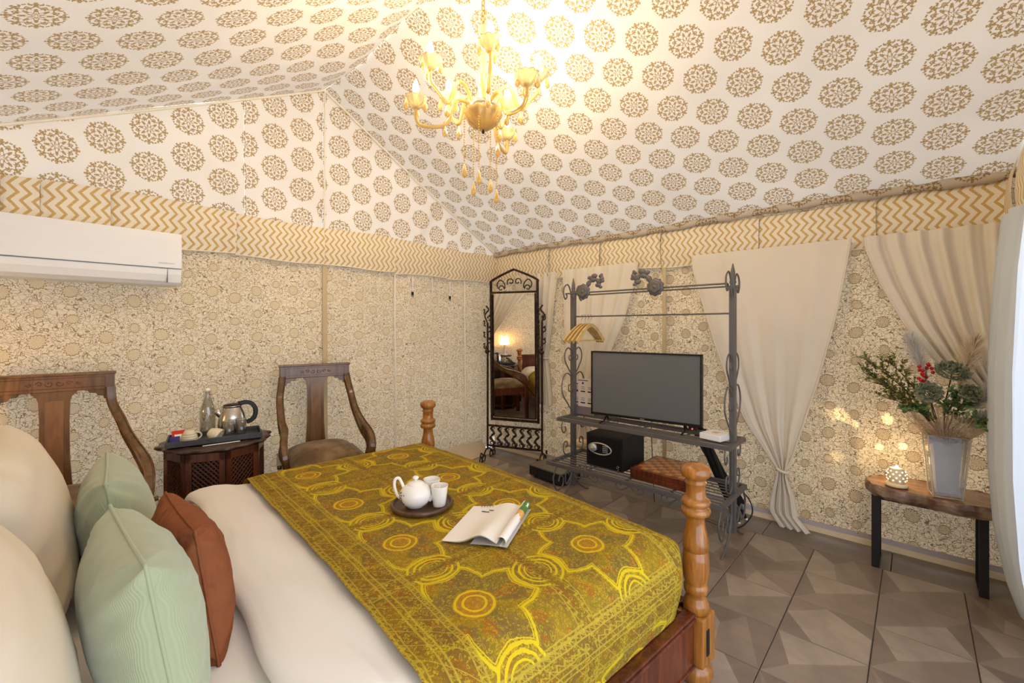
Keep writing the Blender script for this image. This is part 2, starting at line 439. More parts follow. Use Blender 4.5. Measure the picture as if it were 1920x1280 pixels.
# ---- floor: dark grout bed, tiles laid piece by piece
GROUT = plain('grout', srgb(96, 84, 72), .8).m
def tone(name, a):
    m = M(name, .33, 0, .4); v = m.coord('Object'); n = m.noise(v, 5, 4); n2 = m.noise(v, 26, 3)
    m.color(m.mix((n * .7 + n2 * .3).ss(.32, .68), tuple(x * .84 for x in a), tuple(min(1, x * 1.12) for x in a)))
    m.bump(n2, .05, .004); return m.m
T1, T2, T3, T4 = tone('tile_mid', srgb(138, 121, 106)), tone('tile_light', srgb(156, 140, 124)), tone('tile_dark', srgb(124, 108, 95)), tone('tile_plain', srgb(126, 114, 103))
fb = MB().box((1.5, 1.2, -.03), (4.6, 4.4, .04)); floor = struct('floor', fb, GROUT)
def tile_mesh(kind):
    """0.3 m tile whose face is printed in facets of three tones"""
    b = MB(); s, h, e = .149, .008, .0025
    b.add([(-s, -s, -.012), (s, -s, -.012), (s, s, -.012), (-s, s, -.012), (-s, -s, h - e), (s, -s, h - e), (s, s, h - e), (-s, s, h - e)],
          [(0, 1, 5, 4), (1, 2, 6, 5), (2, 3, 7, 6), (3, 0, 4, 7)], 2)
    q = s - e; b.add([(-s, -s, h - e), (s, -s, h - e), (s, s, h - e), (-s, s, h - e), (-q, -q, h), (q, -q, h), (q, q, h), (-q, q, h)],
          [(0, 1, 5, 4), (1, 2, 6, 5), (2, 3, 7, 6), (3, 0, 4, 7)], 2)
    F = {0: [([(-1, -1), (1, -1), (-.1, .25)], 0), ([(1, -1), (1, 1), (-.1, .25)], 2), ([(1, 1), (-1, .35), (-.1, .25)], 0), ([(-1, .35), (-1, -1), (-.1, .25)], 1), ([(1, 1), (-1, 1), (-1, .35)], 2)],
         1: [([(-1, -1), (.2, -1), (1, .1), (.1, 1), (-1, .2)], 1), ([(.2, -1), (1, -1), (1, .1)], 2), ([(1, .1), (1, 1), (.1, 1)], 0), ([(-1, .2), (.1, 1), (-1, 1)], 2)],
         2: [([(-1, -1), (1, -1), (1, -.2)], 2), ([(-1, -1), (1, -.2), (.2, .3), (-1, .1)], 0), ([(1, -.2), (1, 1), (.2, .3)], 2), ([(.2, .3), (1, 1), (-1, 1), (-1, .1)], 1)],
         3: [([(-1, 1), (-1, -1), (.3, -.5)], 1), ([(-1, -1), (1, -1), (.3, -.5)], 2), ([(1, -1), (1, 1), (.3, -.5)], 0), ([(1, 1), (-1, 1), (.3, -.5)], 0)]}[kind]
    for poly, mi in F: b.add([(x * q, y * q, h) for x, y in poly], [tuple(range(len(poly)))], mi)
    return mesh('tile', b, [T1, T2, T3])
TM = [tile_mesh(k) for k in range(4)]
for i in range(12):
    for j in range(13):
        x = 3.02 - .15 - .3 * i; y = .13 - .15 - .3 + .3 * j
        k = ((i * 7 + j * 3 + (i * j) % 3) % 4)
        obj('tile', TM[k], None, floor, (x, y, 0), (0, 0, ((i + j) % 2) * PI))
for j in range(7):                                # plain border slabs along the right wall
    y0 = -.5 + .6 * j; y1 = min(y0 + .597, 3.34)
    obj('border_tile', MB().box(((3.022 + 3.33) / 2, (y0 + y1) / 2, -.002), (.306, y1 - y0, .02), bev=.002), T4, floor)

# ---- cloth walls (gently slack)
def slack(u, z, k=0): return .010 * math.sin(u * 2.1 + k) * math.sin(z * 1.6) + .006 * math.sin(u * 7.3 + z * 1.4 + k * 2) + .004 * math.sin(u * 17 + z * 3.1 + k) * math.sin(z * 2.6 + u)
def fold(x, c, w_, a): return a * math.exp(-((x - c) / w_) ** 2)
def lw(u, v):
    x = lerp(XH - .05, XR + .02, u); z = lerp(0.02, 2.0, v)
    d = slack(x, z) + fold(x, 1.46, .03, .016) + fold(x, .9 - .1 * (1 - z), .05, .022) + fold(x, 2.25, .08, .02) + .008 * math.sin(9 * x + 4 * z) * (1 - z / 2.2)
    return (x, YL - d + (.03 if z < .12 else 0), z)
wl = struct('wall_left', MB().grid(lw, 150, 26, uv=lambda u, v: (u * 3.98, v * 2.1)), FLOR_L)
def rw(u, v):
    y = lerp(YL + .02, YD - .1, u); z = lerp(0.055, 2.075, v)
    d = slack(y, z, 2) + fold(y, .25, .035, .03) + fold(y, .40, .05, .02) + fold(y, 1.3, .05, .02) + fold(y, 1.42, .02, .01)
    return (XR - d, y, z)
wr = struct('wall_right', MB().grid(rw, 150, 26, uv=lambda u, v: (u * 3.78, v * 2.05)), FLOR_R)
struct('wall_head', MB().grid(lambda u, v: (XH + slack(u * 3, v * 2), lerp(YD - .05, YL + .02, u), lerp(0, 2.0, v)), 60, 20, uv=lambda u, v: (u * 3.7, v * 2.1)), FLOR_L)
# door wall: cloth only at the far right; the doorway (daylight) is open behind the drape
struct('wall_door', MB().grid(lambda u, v: (lerp(2.55, XR + .02, u), YD - slack(u, v * 2), lerp(0, 2.1, v)), 20, 20, uv=lambda u, v: (u * .9, v * 2.1)), FLOR_L)
# ---- cloth roof
def ridge_z(y):
    P = [(3.32, 3.07), (3.0, 3.055), (2.7, 3.06), (2.45, 3.085), (2.2, 3.10), (1.8, 3.10), (.8, 3.09), (-.5, 3.08)]
    return poly_at(P, y)
def roof_r(u, v):
    y = lerp(YL + .01, YD - .02, u); s = v; x = lerp(XR + .01, XRIDGE, s); z = lerp(ZE - .0, ridge_z(y), s)
    z -= .012 * math.sin(PI * s) + .006 * math.sin(y * 5 + s * 3) * s * (1 - s) * 4
    wr_ = math.exp(-((y + .38) / .22) ** 2) * (1 - s) ; z += .010 * math.sin((x * 1.0 + y * 4) * 26) * wr_
    if s < .12 and y > 2.2: z += .008 * math.sin(x * 40 + y * 16) * (1 - s / .12) * (y - 2.2)
    return (x, y, z)
SL = math.hypot(XR - XRIDGE, 3.1 - ZE)
ceiling = struct('ceiling', MB().grid(roof_r, 70, 36, uv=lambda u, v: (u * (YL - YD + .03) + .048, 2.186 - v * SL), flip=True), MEDAL)
def roof_l(u, v):
    y = lerp(YL + .01, YD - .02, u); x = lerp(XH - .02, XRIDGE, v); z = lerp(2.03, ridge_z(y), v)
    z -= .05 * math.sin(PI * v) * min(1, (YL - y) * 1.5) + .004 * math.sin(y * 6 + v * 5) + .035 * math.exp(-((v - .93) / .06) ** 2) * min(1, (YL - y) * 2)
    return (x, y, z)
SL2 = math.hypot(XH - XRIDGE, 3.1 - 2.03)
obj('roof_panel', MB().grid(roof_l, 60, 36, uv=lambda u, v: (u * (YL - YD) + .05, v * SL2 + .05)), MEDAL, ceiling)
# gable ends: cloth triangles above the valance, in stitched widths
GP = [(XH, 2.03), (XRIDGE - .9, 2.612), (XRIDGE, 3.072), (2.30, 2.585), (XR, 2.05)]
def gable_top(x): return poly_at(GP, x)
def gable(Y, x0, x1, name, off, sgn, parent):
    def fn(u, v):
        x = lerp(x0, x1, u); z = lerp(1.95, gable_top(x) + .01, v)
        d = .010 * math.sin(x * 8 + z * 9) + .012 * math.sin((x - z) * 13) * (1 - v) + fold(x + (z - 2) * .55, .95, .03, .012) + fold(x + (z - 2) * .9, 1.25, .03, .010)
        d += fold(x - (z - 2) * .6, 2.25, .03, .025)
        return (x, Y - sgn * (d + .004), z)
    return obj(name, MB().grid(fn, max(8, int((x1 - x0) * 30)), 24, uv=lambda u, v: (lerp(x0, x1, u) + off[0], lerp(1.95, gable_top(lerp(x0, x1, u)), v) + off[1]), flip=True), MEDAL, parent)
g = gable(YL, XH, .93, 'trim_1', (.03, .05), 1, None); g['kind'] = 'structure'
gable(YL - .001, .93, 1.46, 'gable_panel', (.095, .09), 1, g); gable(YL - .002, 1.46, XR, 'gable_panel', (.0, .02), 1, g)
g2 = gable(YD, XH, XR, 'trim_2', (0, 0), -1, None); g2['kind'] = 'structure'
# piping along the roof seams
PIPE = cotton('cream_piping', srgb(244, 236, 220), 12, .15)
pp = MB().tube([(x, YL - .035, gable_top(x) - .010) for x in np.linspace(XH, XRIDGE, 30)], .007, 8).tube([(x, YL - .035, gable_top(x) - .012) for x in np.linspace(XRIDGE, XR - .03, 40)], .008, 8)
pp.tube([(XRIDGE, YL - .035, 3.06), (XRIDGE, YL - .03, 2.0)], .005, 6)
obj('piping', pp, PIPE, g)
# loose roll of roof cloth lying along the eave
def roll(P0, P1, n, nm):
    P0, P1 = Vector(P0), Vector(P1); L = (P1 - P0).length; d = (P1 - P0) / L; side = Vector((-d.y, d.x, 0)) 
    def fn(u, v):
        a = v * 2 * PI; r = .024 + .004 * math.sin(u * L * 17) + .003 * math.sin(u * L * 41 + 2)
        c = P0 + d * (u * L) + Vector((0, 0, .008 * math.sin(u * L * 3)))
        return c + side * (math.cos(a) * r * .9) + Vector((0, 0, math.sin(a) * r))
    return struct(nm, MB().grid(fn, n, 10, uv=lambda u, v: (u * L, v * .14 + .11)), MEDAL)
roll((XR - .065, YL - .05, 2.040), (XR - .065, YD, 2.040), 90, 'trim_3'); 
# ---- valance: one per wall, stitched from separate chevron panels
def valance(name, label, P0, P1, cuts, group, zt=2.03, zb=ZB, seed=1):
    t = thing(name, label, 'valance', (0, 0, 0)); P0 = Vector(P0); P1 = Vector(P1); d = (P1 - P0).normalized(); nrm = Vector((d.y, -d.x, 0)); R = random.Random(seed)
    L = (P1 - P0).length
    for a, b in zip(cuts, cuts[1:]):
        if b - a < .02: continue
        dz = R.uniform(-.012, .012); of = R.uniform(0, .04); tilt = R.uniform(-.012, .012); k = R.uniform(0, 6)
        def fn(u, v):
            s = lerp(a + .001, b - .001, u); edge = min(u, 1 - u) * (b - a)
            bul = .018 * math.sin(PI * v) + .010 * (1 - math.exp(-edge * 40)) + .005 * math.sin(s * 21 + k) * (1 - v)
            bul += .012 * math.exp(-edge * 70) * (1 if u > .5 else -.3)
            z = lerp(zb + dz + tilt * (u - .5) + .006 * math.sin(s * 9), zt + .012 * math.sin(s * 4), v)
            return P0 + d * s + nrm * (.035 + bul) + Vector((0, 0, z))
        def back(u, v): p = fn(u, v); return p - nrm * .006
        mb = MB().grid(fn, max(4, int((b - a) * 26)), 8, uv=lambda u, v: (lerp(a, b, u) + of, v * .29)).grid(lambda u, v: fn(u, v * .001) - nrm * .012 * v, max(4, int((b - a) * 26)), 1, uv=lambda u, v: (lerp(a, b, u), v * .01))
        obj('valance_panel', mb, CHEV, t)
        obj('hem', MB().tube([fn(q / 12, 0) + Vector((0, 0, .003)) for q in range(13)], .004, 6), CHEV, t)
    return t
# cuts measured from the left (x) and from the corner (3.3 - y)
valance('valance', 'gold zigzag cloth valance along the left wall above the air conditioner', (0, YL, 0), (1, YL, 0), [-.6, -.128, .004, .267, .872, 1.449, 2.055, 2.36, 2.62, 3.28], None, seed=3)
valance('valance', 'gold zigzag cloth valance along the right wall above the curtains', (XR, YL, 0), (XR, YL - 1, 0), [.03, .76, 1.31, 1.85, 2.53, 3.13, 3.63], None, zt=2.02, seed=8)
valance('valance', 'gold zigzag cloth valance over the head end of the tent', (XH, YD, 0), (XH, YD + 1, 0), [.02, .6, 1.2, 1.8, 2.4, 3.0, 3.66], None, seed=5)
valance('valance', 'short gold zigzag valance above the white doorway drape', (XR, YD, 0), (XR - 1, YD, 0), [.03, .34, .9, 1.5, 2.1], None, seed=6)
# ---- skirting along the right wall and tarpaulin hem along the left wall
struct('baseboard_right', MB().box((XR - .012, 1.45, .022), (.024, 3.75, .044), bev=.003), plain('cream_skirting', srgb(236, 216, 180), .4).m)
struct('trim_4', MB().grid(lambda u, v: (XR - .028 - .004 * math.sin(u * 50), lerp(YL, YD, u), .044 + v * .032), 60, 2), cotton('lavender_hem', srgb(196, 186, 186), 8, .2))
def hem(u, v):
    x = lerp(-.6, 3.1, u); e = .16 * v; z = .12 * (1 - v) ** 1.5 + .004 + .012 * math.sin(x * 7) * v
    return (x, YL - .01 - e * (.8 + .25 * math.sin(x * 3)), max(z, .012))
struct('baseboard_left', MB().grid(hem, 90, 6), cotton('pale_tarpaulin', srgb(206, 188, 160), 6, .3))
# ---- stitched pole sleeves and cords on the walls
SLV = cotton('sleeve_cloth', srgb(204, 184, 146), 10, .3)
def strip(name, P, wd, th, mat, label, wall, cat='strap'):
    return obj(name, MB().bar(P, wd, th, (0, -1, 0) if wall == 'L' else (-1, 0, 0)), mat)
for x, wd, lab, mt in ((1.46, .034, 'beige stitched pole sleeve up the left wall behind the carved chair', SLV), (2.065, .012, 'thin white cord running down the left wall beside the chair', PIPE), (2.85, .012, 'thin white cord down the left wall next to the standing mirror', PIPE)):
    tag(strip('pole_sleeve' if wd > .02 else 'wall_cord', [(x, YL - .035 - .006 * math.sin(z * 3), z) for z in np.linspace(.16, 1.74, 16)], wd, .008, mt, '', 'L'), lab, 'tent seam')
tag(strip('pole_sleeve', [(XR - .055, 1.418, z) for z in np.linspace(.1, 1.74, 10)], .03, .01, SLV, '', 'R'), 'beige stitched pole sleeve on the right wall behind the television', 'tent seam')
for x, zl, hk, lab in ((2.232, 1.60, 1, 'white hanging strap with a black clip, leftmost of the three under the valance'), (2.446, 1.60, 0, 'short white hanging strap without a clip, middle of the three'), (2.652, 1.585, 1, 'white hanging strap with a black clip, nearest the standing mirror')):
    t = thing('hanging_strap', lab, 'strap', (x, YL - .045, zl)); obj('strap', MB().box((0, 0, .06), (.012, .002, .14)), WHITE_F, t)
    if hk: obj('clip', MB().box((0, 0, -.02), (.022, .008, .03), bev=.002).tube([(-.008, 0, -.03), (-.008, 0, -.045), (.006, 0, -.05), (.008, 0, -.035)], .003, 5), BLACK, t, label='black plastic clip')

# ============================================================ CURTAINS
def curtain(name, label, L, R, tie_z, tailL, tailR, X=3.235, n=9, amp=.02, mat=DRAPE, tie=True, z_top=1.80, seed=1):
    """L,R: (y,z) polylines of the two edges from top to tie; tail the same below the tie"""
    t = thing(name, label, 'curtain', (X, L[0][0], 0)); O = Vector((X, L[0][0], 0)); rr = random.Random(seed); ph = [rr.uniform(-.4, .4) for _ in range(n + 2)]
    A = [(z, y) for y, z in L]; B = [(z, y) for y, z in R]
    def pos(u, z, A, B, w0):
        ya, yb = poly_at(A, z), poly_at(B, z); wdt = abs(yb - ya); y = lerp(ya, yb, u)
        a = amp * (0.35 + 1.6 * min(1, math.exp(-wdt * 2.2)) * .8); s = math.sin(u * n * 2 * PI + ph[int(u * n)] * math.sin(PI * ((u * n) % 1)))
        return Vector((X - .02 - a * (s + .4 * math.sin(u * n * 4.3 * PI + 1)), y + .15 * a * math.cos(u * n * 2 * PI), z)) - O
    top = MB().grid(lambda u, v: pos(u, lerp(z_top, tie_z, v ** .9), A, B, 1), n * 10, 30, flip=False)
    obj('curtain_cloth', top, mat, t)
    def edge(P, s): return [pos(s, z, A, B, 1) for z in np.linspace(z_top, tie_z, 24)]
    obj('side_hem', MB().tube(edge(A, 0), .006, 6).tube(edge(B, 1), .006, 6), mat, t)
    if tailL:
        A2 = [(z, y) for y, z in tailL]; B2 = [(z, y) for y, z in tailR]; zb = min(z for z, y in A2)
        obj('curtain_tail', MB().grid(lambda u, v: pos(u, lerp(tie_z, zb, v), A2, B2, 1), n * 8, 14), mat, t)
        if tie:
            yc = (poly_at(A, tie_z) + poly_at(B, tie_z)) / 2; wd = abs(poly_at(A, tie_z) - poly_at(B, tie_z)) / 2 + .008
            obj('tieback', MB().tube([(-.03 + math.cos(a) * .034, yc - O.y + math.sin(a) * wd, tie_z + .012 * math.sin(a)) for a in np.linspace(0, 2 * PI, 25)[:-1]], .009, 8, closed=True), mat, t)
    return t
curtain('curtain', 'cream curtain tied low between the rack and the log bench', [(1.19, 1.80), (1.187, 1.70), (1.104, 1.409), (1.039, 1.183), (.952, .928), (.835, .651), (.708, .461), (.648, .377)],
        [(.28, 1.80), (.289, 1.73), (.332, 1.451), (.37, 1.261), (.436, .969), (.518, .664), (.575, .454), (.604, .377)], .377,
        [(.648, .377), (.66, .32), (.69, .19), (.70, .10), (.64, .012)], [(.604, .377), (.595, .32), (.56, .22), (.54, .09), (.47, .012)], n=4, amp=.012, seed=4)
curtain('curtain', 'cream curtain swept aside behind the vase, at the far right', [(.212, 1.80), (.209, 1.735), (.139, 1.517), (.039, 1.292), (-.066, 1.122), (-.165, 1.003), (-.25, .94)],
        [(-.36, 1.80), (-.36, 1.5), (-.355, 1.2), (-.35, 1.0), (-.33, .94)], .94, [(-.25, .94), (-.28, .8), (-.28, .4)], [(-.33, .94), (-.36, .8), (-.36, .4)], n=6, amp=.026, seed=9)
curtain('curtain', 'cream curtain gathered behind the television and the clothes rack', [(2.34, 1.80), (2.334, 1.71), (2.322, 1.347), (2.30, .87), (2.22, .55), (2.17, .47)],
        [(1.62, 1.80), (1.624, 1.741), (1.74, 1.341), (1.862, 1.076), (2.016, .706), (2.08, .47)], .47, [(2.17, .47), (2.22, .3), (2.24, .06)], [(2.08, .47), (2.03, .3), (2.0, .06)], n=5, amp=.014, seed=2)
curtain('curtain', 'narrow cream curtain in the corner behind the standing mirror', [(2.95, 1.80), (2.90, 1.5), (2.75, 1.2), (2.66, 1.0)],
        [(2.43, 1.80), (2.442, 1.741), (2.473, 1.546), (2.51, 1.25), (2.555, 1.0)], 1.0, [(2.66, 1.0), (2.68, .8), (2.66, .55)], [(2.555, 1.0), (2.52, .8), (2.50, .6)], X=3.275, n=6, amp=.016, seed=6)
# drapes at the head wall (seen in the mirror)
hc = curtain('curtain', 'cream curtain at the head of the tent reflected in the mirror', [(3.27, 1.80), (3.26, 1.4), (3.24, 1.1), (3.22, .9)], [(2.45, 1.80), (2.7, 1.5), (3.0, 1.1), (3.12, .9)], .9, [(3.22, .9), (3.24, .5), (3.25, .05)], [(3.12, .9), (3.08, .5), (3.05, .05)], X=XH + .08, n=8, amp=.02, seed=11)
# white drape hanging in the doorway at the right
t = thing('doorway_drape', 'tall white drape hanging at the right edge beside the log bench', 'curtain', (2.9, -.3, 0))
def wd(u, v):
    z = lerp(1.78, .02, v); e = poly_at([(1.8, -.29), (1.5, -.262), (1.1, -.245), (.7, -.243), (.4, -.26), (.15, -.30), (0, -.345)], z)
    x = lerp(2.93, 1.75, u)
    y = e - .05 * u - .018 * (1 + math.sin(u * 26 + z * .5)) * min(1, u * 6) + .010 * math.sin(u * 60)
    return (x - 2.9, y + .3, z)
obj('drape_cloth', MB().grid(wd, 110, 26), DRAPE_W, t); obj('front_hem', MB().tube([wd(0, q / 26) for q in range(27)], .007, 6), DRAPE_W, t)
# ============================================================ BED
BZ = math.radians(-5.2); BP = (1.624, .590, 0)
bedR = Matrix.Translation(BP) @ Matrix.Rotation(BZ, 4, 'Z')
bed = thing('bed', 'wooden four post bed with turned amber posts and red brown side rail', 'bed', BP, BZ)
def post(parent, x, y, full=True, h=.787):
    mb = MB()
    prof = [(.001, 0), (.030, 0), (.052, .012), (.060, .035), (.056, .062), (.040, .078), (.034, .084)]
    mb.lathe(prof, 24, (x, y, 0))
    mb.box((x, y, .168), (.098, .098, .172), bev=.006)
    mb.box((x - .012, y - .0495, .165), (.020, .004, .090), mi=1)
    up = [(.030, .250), (.047, .258), (.044, .285), (.036, .305), (.034, .318), (.041, .326), (.042, .345), (.038, .352), (.037, .356), (.043, .372), (.046, .40), (.046, .440), (.043, .468), (.0405, .472), (.0405, .476), (.0455, .480),
          (.0455, .50), (.041, .53), (.034, .56), (.031, .59), (.034, .600), (.049, .606), (.052, .617), (.048, .628), (.040, .631), (.041, .636), (.049, .642), (.051, .651), (.046, .660), (.038, .664), (.0345, .672),
          (.033, .69), (.034, .712), (.038, .716), (.038, .722), (.034, .726), (.036, .734), (.048, .742), (.052, .752), (.052, .764), (.047, .776), (.030, .785), (.001, .787)]
    mb.lathe(up, 28, (x, y, 0))
    return obj('bed_post', mb, [OAK, BLACKM], parent)
post(bed, 0, 0); post(bed, 0, 1.85); post(bed, -2.08, 0); post(bed, -2.08, 1.85)
def rail(p, q, name):
    P, Q = Vector(p), Vector(q); c = (P + Q) / 2; L = (Q - P).length; a = math.atan2(Q.y - P.y, Q.x - P.x)
    mb = MB().box((c.x, c.y, .16), (L, .034, .17), rz=a, bev=.004); 
    for z, d, hh in ((.248, .052, .012), (.262, .044, .012), (.083, .046, .012)): mb.box((c.x, c.y, z), (L, d, hh), rz=a, bev=.005)
    return obj(name, mb, ROSE, bed)
rail((-2.04, 0, 0), (-.045, 0, 0), 'side_rail'); rail((-2.04, 1.85, 0), (-.045, 1.85, 0), 'side_rail'); rail((0, .045, 0), (0, 1.805, 0), 'foot_rail')
obj('headboard', MB().box((-2.08, .925, .48), (.03, 1.76, .34), bev=.008).box((-2.08, .925, .665), (.05, 1.78, .04), bev=.012), ROSE, bed)
obj('slat_deck', MB().box((-1.04, .925, .235), (1.98, 1.78, .02)), ROSE, bed)
RR = .125
def drape(a, b, top, off=0.0, rest=0.0):
    x0 = -.055 - RR + off; y0 = .035 + RR - off; y1 = 1.815 - RR + off; r = RR
    def arc(e):
        if e <= 0: return 0, 0
        if e < r * PI / 2: t = e / r; return r * math.sin(t), r * (1 - math.cos(t))
        return r, r + e - r * PI / 2
    ox, dx = arc(a - x0); px = min(a, x0)
    if b < y0: oy, dy = arc(y0 - b); oy = -oy; py = y0
    elif b > y1: oy, dy = arc(b - y1); py = y1
    else: oy = dy = 0; py = b
    h = math.hypot(ox, oy)
    if h > r: ox *= r / h; oy *= r / h
    dr = (dx ** 4 + dy ** 4) ** .25
    if h > 1e-6:
        bl = .022 * math.sin(PI * min(1, dr / .27)); q = min(h, r) ; ox += ox / q * bl; oy += oy / q * bl
    z = top - dr + .022 * (1 - ((py - .925) / .95) ** 2) + .0
    return Vector((px + ox, py + oy, max(z, rest)))
E1 = RR * PI / 2
mt = MB().grid(lambda u, v: drape(lerp(-2.03, -.055 - RR + .24, u), lerp(.035 + RR - .35, 1.815 - RR + .35, v), .475, rest=.247), 60, 70)
# underside + head face
vb = [drape(-2.03, lerp(.035 + RR - .35, 1.815 - RR + .35, v / 20), .475, rest=.247) for v in range(21)]
mt.add(vb, [tuple(range(21))]); mt.box((-1.05, .925, .26), (1.9, 1.70, .02))
mattress = tag(obj('mattress', mt, WHITE_F, None, BP, (0, 0, BZ)), 'mattress in a plain white fitted sheet lying on the bed frame', 'mattress')
# duvet: folded edge at the head side, runs on under the bedspread
def duv(u, v):
    b = lerp(-.04, 1.93, v)
    edge = -1.30 + .012 * math.sin(b * 5 + 1) + .008 * math.sin(b * 13)
    P = [(0, edge + .07, -.048), (.05, edge + .02, -.046), (.10, edge - .012, -.034), (.16, edge - .02, -.016), (.22, edge - .008, .0), (.30, edge + .03, .010), (.42, edge + .08, .012), (.58, edge + .13, .006), (.75, -1.13, -.006), (.85, -1.08, -.012), (1, -.85, -.004)]
    k = [(p[0], p[1]) for p in P]; z = [(p[0], p[2]) for p in P]
    p = drape(poly_at(k, u), b, .522, .012, .268); p.z += poly_at(z, u) + .003 * math.sin(b * 17 + u * 9) * u
    return p
tag(obj('duvet', MB().grid(duv, 40, 90), WHITE_F, None, BP, (0, 0, BZ)), 'thick white duvet folded back between cushions and yellow bedspread', 'duvet')
UVY = [(-.5, -.5), (-.03, -.03), (.198, .20), (.609, .65), (1.036, 1.10), (1.546, 1.55), (2.3, 2.3)]
def thr(u, v):
    a = lerp(-1.09, -.055 - RR + .38, u); b = lerp(.035 + RR - .375, 1.815 - RR + .375, v)
    wv = .006 * math.sin(b * 3 + .5) * (1 - u) ** 3 + .0015 * math.sin(b * 23) * (1 - u) ** 4
    sag = .016 * math.exp(-((a + 1.09) / .05) ** 2)
    p = drape(a + wv, b, .538, .024, .272); p.z += .0015 * math.sin(a * 60) * math.sin(b * 47) - sag * .3
    return p
spread = tag(obj('bedspread', MB().grid(thr, 84, 130, uv=lambda u, v: (lerp(-1.09, -.055 - RR + .38, u) + .14, poly_at(UVY, lerp(.035 + RR - .375, 1.815 - RR + .375, v)) + .025)), EMB, None, BP, (0, 0, BZ)),
             'yellow and olive embroidered bedspread with star motifs over the foot of the bed', 'bedspread')
# ------------------------------------------------------------ pillows
def pillow(name, label, cat, loc, rz, lean, w_, h_, t_, mat, pinch=.05, seed=1, seam=None, group=None, puff=.5, roll_=0, sc_=1):
    t = thing(name, label, cat, loc, 0, group); t.rotation_euler = Matrix.Rotation(rz, 3, 'Z').to_euler(); R0 = random.Random(seed); ph = [R0.uniform(0, 6) for _ in range(8)]
    Rl = Matrix.Rotation(rz * 0, 3, 'Z') @ Matrix.Rotation(-lean, 3, 'Y') @ Matrix.Rotation(roll_, 3, 'X')
    def pt(p, q, sgn):
        f = (max(0, 1 - abs(p) ** 2.4) ** puff) * (max(0, 1 - abs(q) ** 2.4) ** puff)
        ex = 1 - pinch * (1 - q * q) ; ey = 1 - pinch * (1 - p * p)
        wr = .010 * math.sin(p * 7 + q * 4 + ph[0]) * (1 - f) + .006 * math.sin(q * 15 - p * 8 + ph[1]) * (1 - f) * f * 3 + .004 * math.sin(p * 21 + ph[2]) * abs(q) ** 3
        wr += .009 * math.sin(math.atan2(q, p) * 17 + ph[4]) * (1 - f) * min(1, f * 4)
        cr = .016 * (math.sin((abs(p) - abs(q)) * 16 + ph[3])) * (abs(p * q)) ** 1.5
        return Rl @ Vector((sgn * (t_ / 2 * f + wr * f * .8 + cr * .6 * (1 if f > .02 else 0)), p * w_ / 2 * ex, q * h_ / 2 * ey))
    n = 34
    def cs(x): return math.sin((x * 2 - 1) * PI / 2)
    mb = MB().grid(lambda u, v: pt(cs(u), cs(v), 1), n, n, uv=lambda u, v: (cs(u) * w_ * sc_, cs(v) * h_)).grid(lambda u, v: pt(cs(u), cs(v), -1), n, n, flip=True, uv=lambda u, v: (cs(u) * w_ * sc_, cs(v) * h_))
    obj('cushion_cover' if cat == 'cushion' else 'pillow_case', mb, mat, t)
    e = [cs(i / 16) for i in range(17)]; ring = [pt(a, -1, 1) for a in e] + [pt(1, a, 1) for a in e[1:]] + [pt(a, 1, 1) for a in e[-2::-1]] + [pt(-1, a, 1) for a in e[-2:0:-1]]
    obj('seam', MB().tube(ring, .0035 if cat == 'cushion' else .003, 6, closed=True), mat, t)
    return t
GREENC = corduroy('sage_corduroy', srgb(146, 154, 122), srgb(172, 180, 148), 1300)
RUST = cotton('rust_velvet', srgb(136, 80, 50), 9, 1.0)
def drp(o): return o
pillow('cushion', 'rust brown velvet cushion standing at the front of the pillows', 'cushion', (.262, 1.36, .655), math.radians(0), math.radians(8), .34, .34, .16, RUST, seed=3, puff=.48)
pillow('cushion', 'sage green corduroy cushion nearest the camera, behind the rust cushion', 'cushion', (.150, 1.20, .676), math.radians(2), math.radians(9), .40, .375, .19, GREENC, seed=5, puff=.45)
pillow('cushion', 'sage green corduroy cushion at the back, pointing up before the chair', 'cushion', (.165, 1.76, .684), math.radians(-5), math.radians(9), .40, .375, .18, GREENC, seed=8, puff=.45)
pillow('pillow', 'large cream pillow in the lower left corner nearest the camera', 'pillow', (-.095, 1.06, .714), math.radians(-4), math.radians(14), .60, .47, .26, CREAM_F, pinch=.04, seed=12, puff=.4)
pillow('pillow', 'large cream pillow standing further back beside the green cushions', 'pillow', (-.055, 1.72, .742), math.radians(-6), math.radians(12), .58, .50, .24, CREAM_F, pinch=.04, seed=15, puff=.4)

# ------------------------------------------------------------ on the bedspread: tray, teapot, cups, magazine
TRW = wood('walnut_tray', srgb(66, 42, 26), srgb(98, 66, 42), 7, .35)
TC = Vector((1.050, 1.463, .5625))
tray = tag(obj('round_tray', MB().lathe([(.001, .006), (.108, .006), (.112, .010), (.114, .018), (.119, .020), (.124, .016), (.122, .004), (.116, 0), (.001, 0)], 48), TRW, None, TC), 'round dark wooden tray on the bedspread under the teapot', 'tray')
tp = thing('teapot', 'white porcelain teapot with small flower sprig on the round tray', 'teapot', TC + Vector((-.028, .006, .0065)), math.radians(-38))
obj('body', MB().lathe([(.001, 0), (.034, 0), (.036, .004), (.048, .012), (.060, .030), (.0635, .046), (.060, .064), (.048, .079), (.034, .087), (.030, .089), (.001, .089)], 40), PORC, tp)
ld = obj('lid', MB().lathe([(.033, .086), (.034, .089), (.028, .095), (.014, .099), (.006, .101), (.001, .101)], 32), PORC, tp)
obj('lid_knob', MB().lathe([(.005, .099), (.006, .105), (.012, .109), (.013, .114), (.008, .119), (.001, .120)], 20), PORC, ld)
obj('spout', MB().tube(spline([(.050, 0, .028), (.072, 0, .040), (.084, 0, .060), (.094, 0, .080)], 5), [.017, .017, .016, .015, .014, .013, .012, .0115, .011, .0105, .010, .0095, .009, .0085, .008, .0075], 14), PORC, tp)
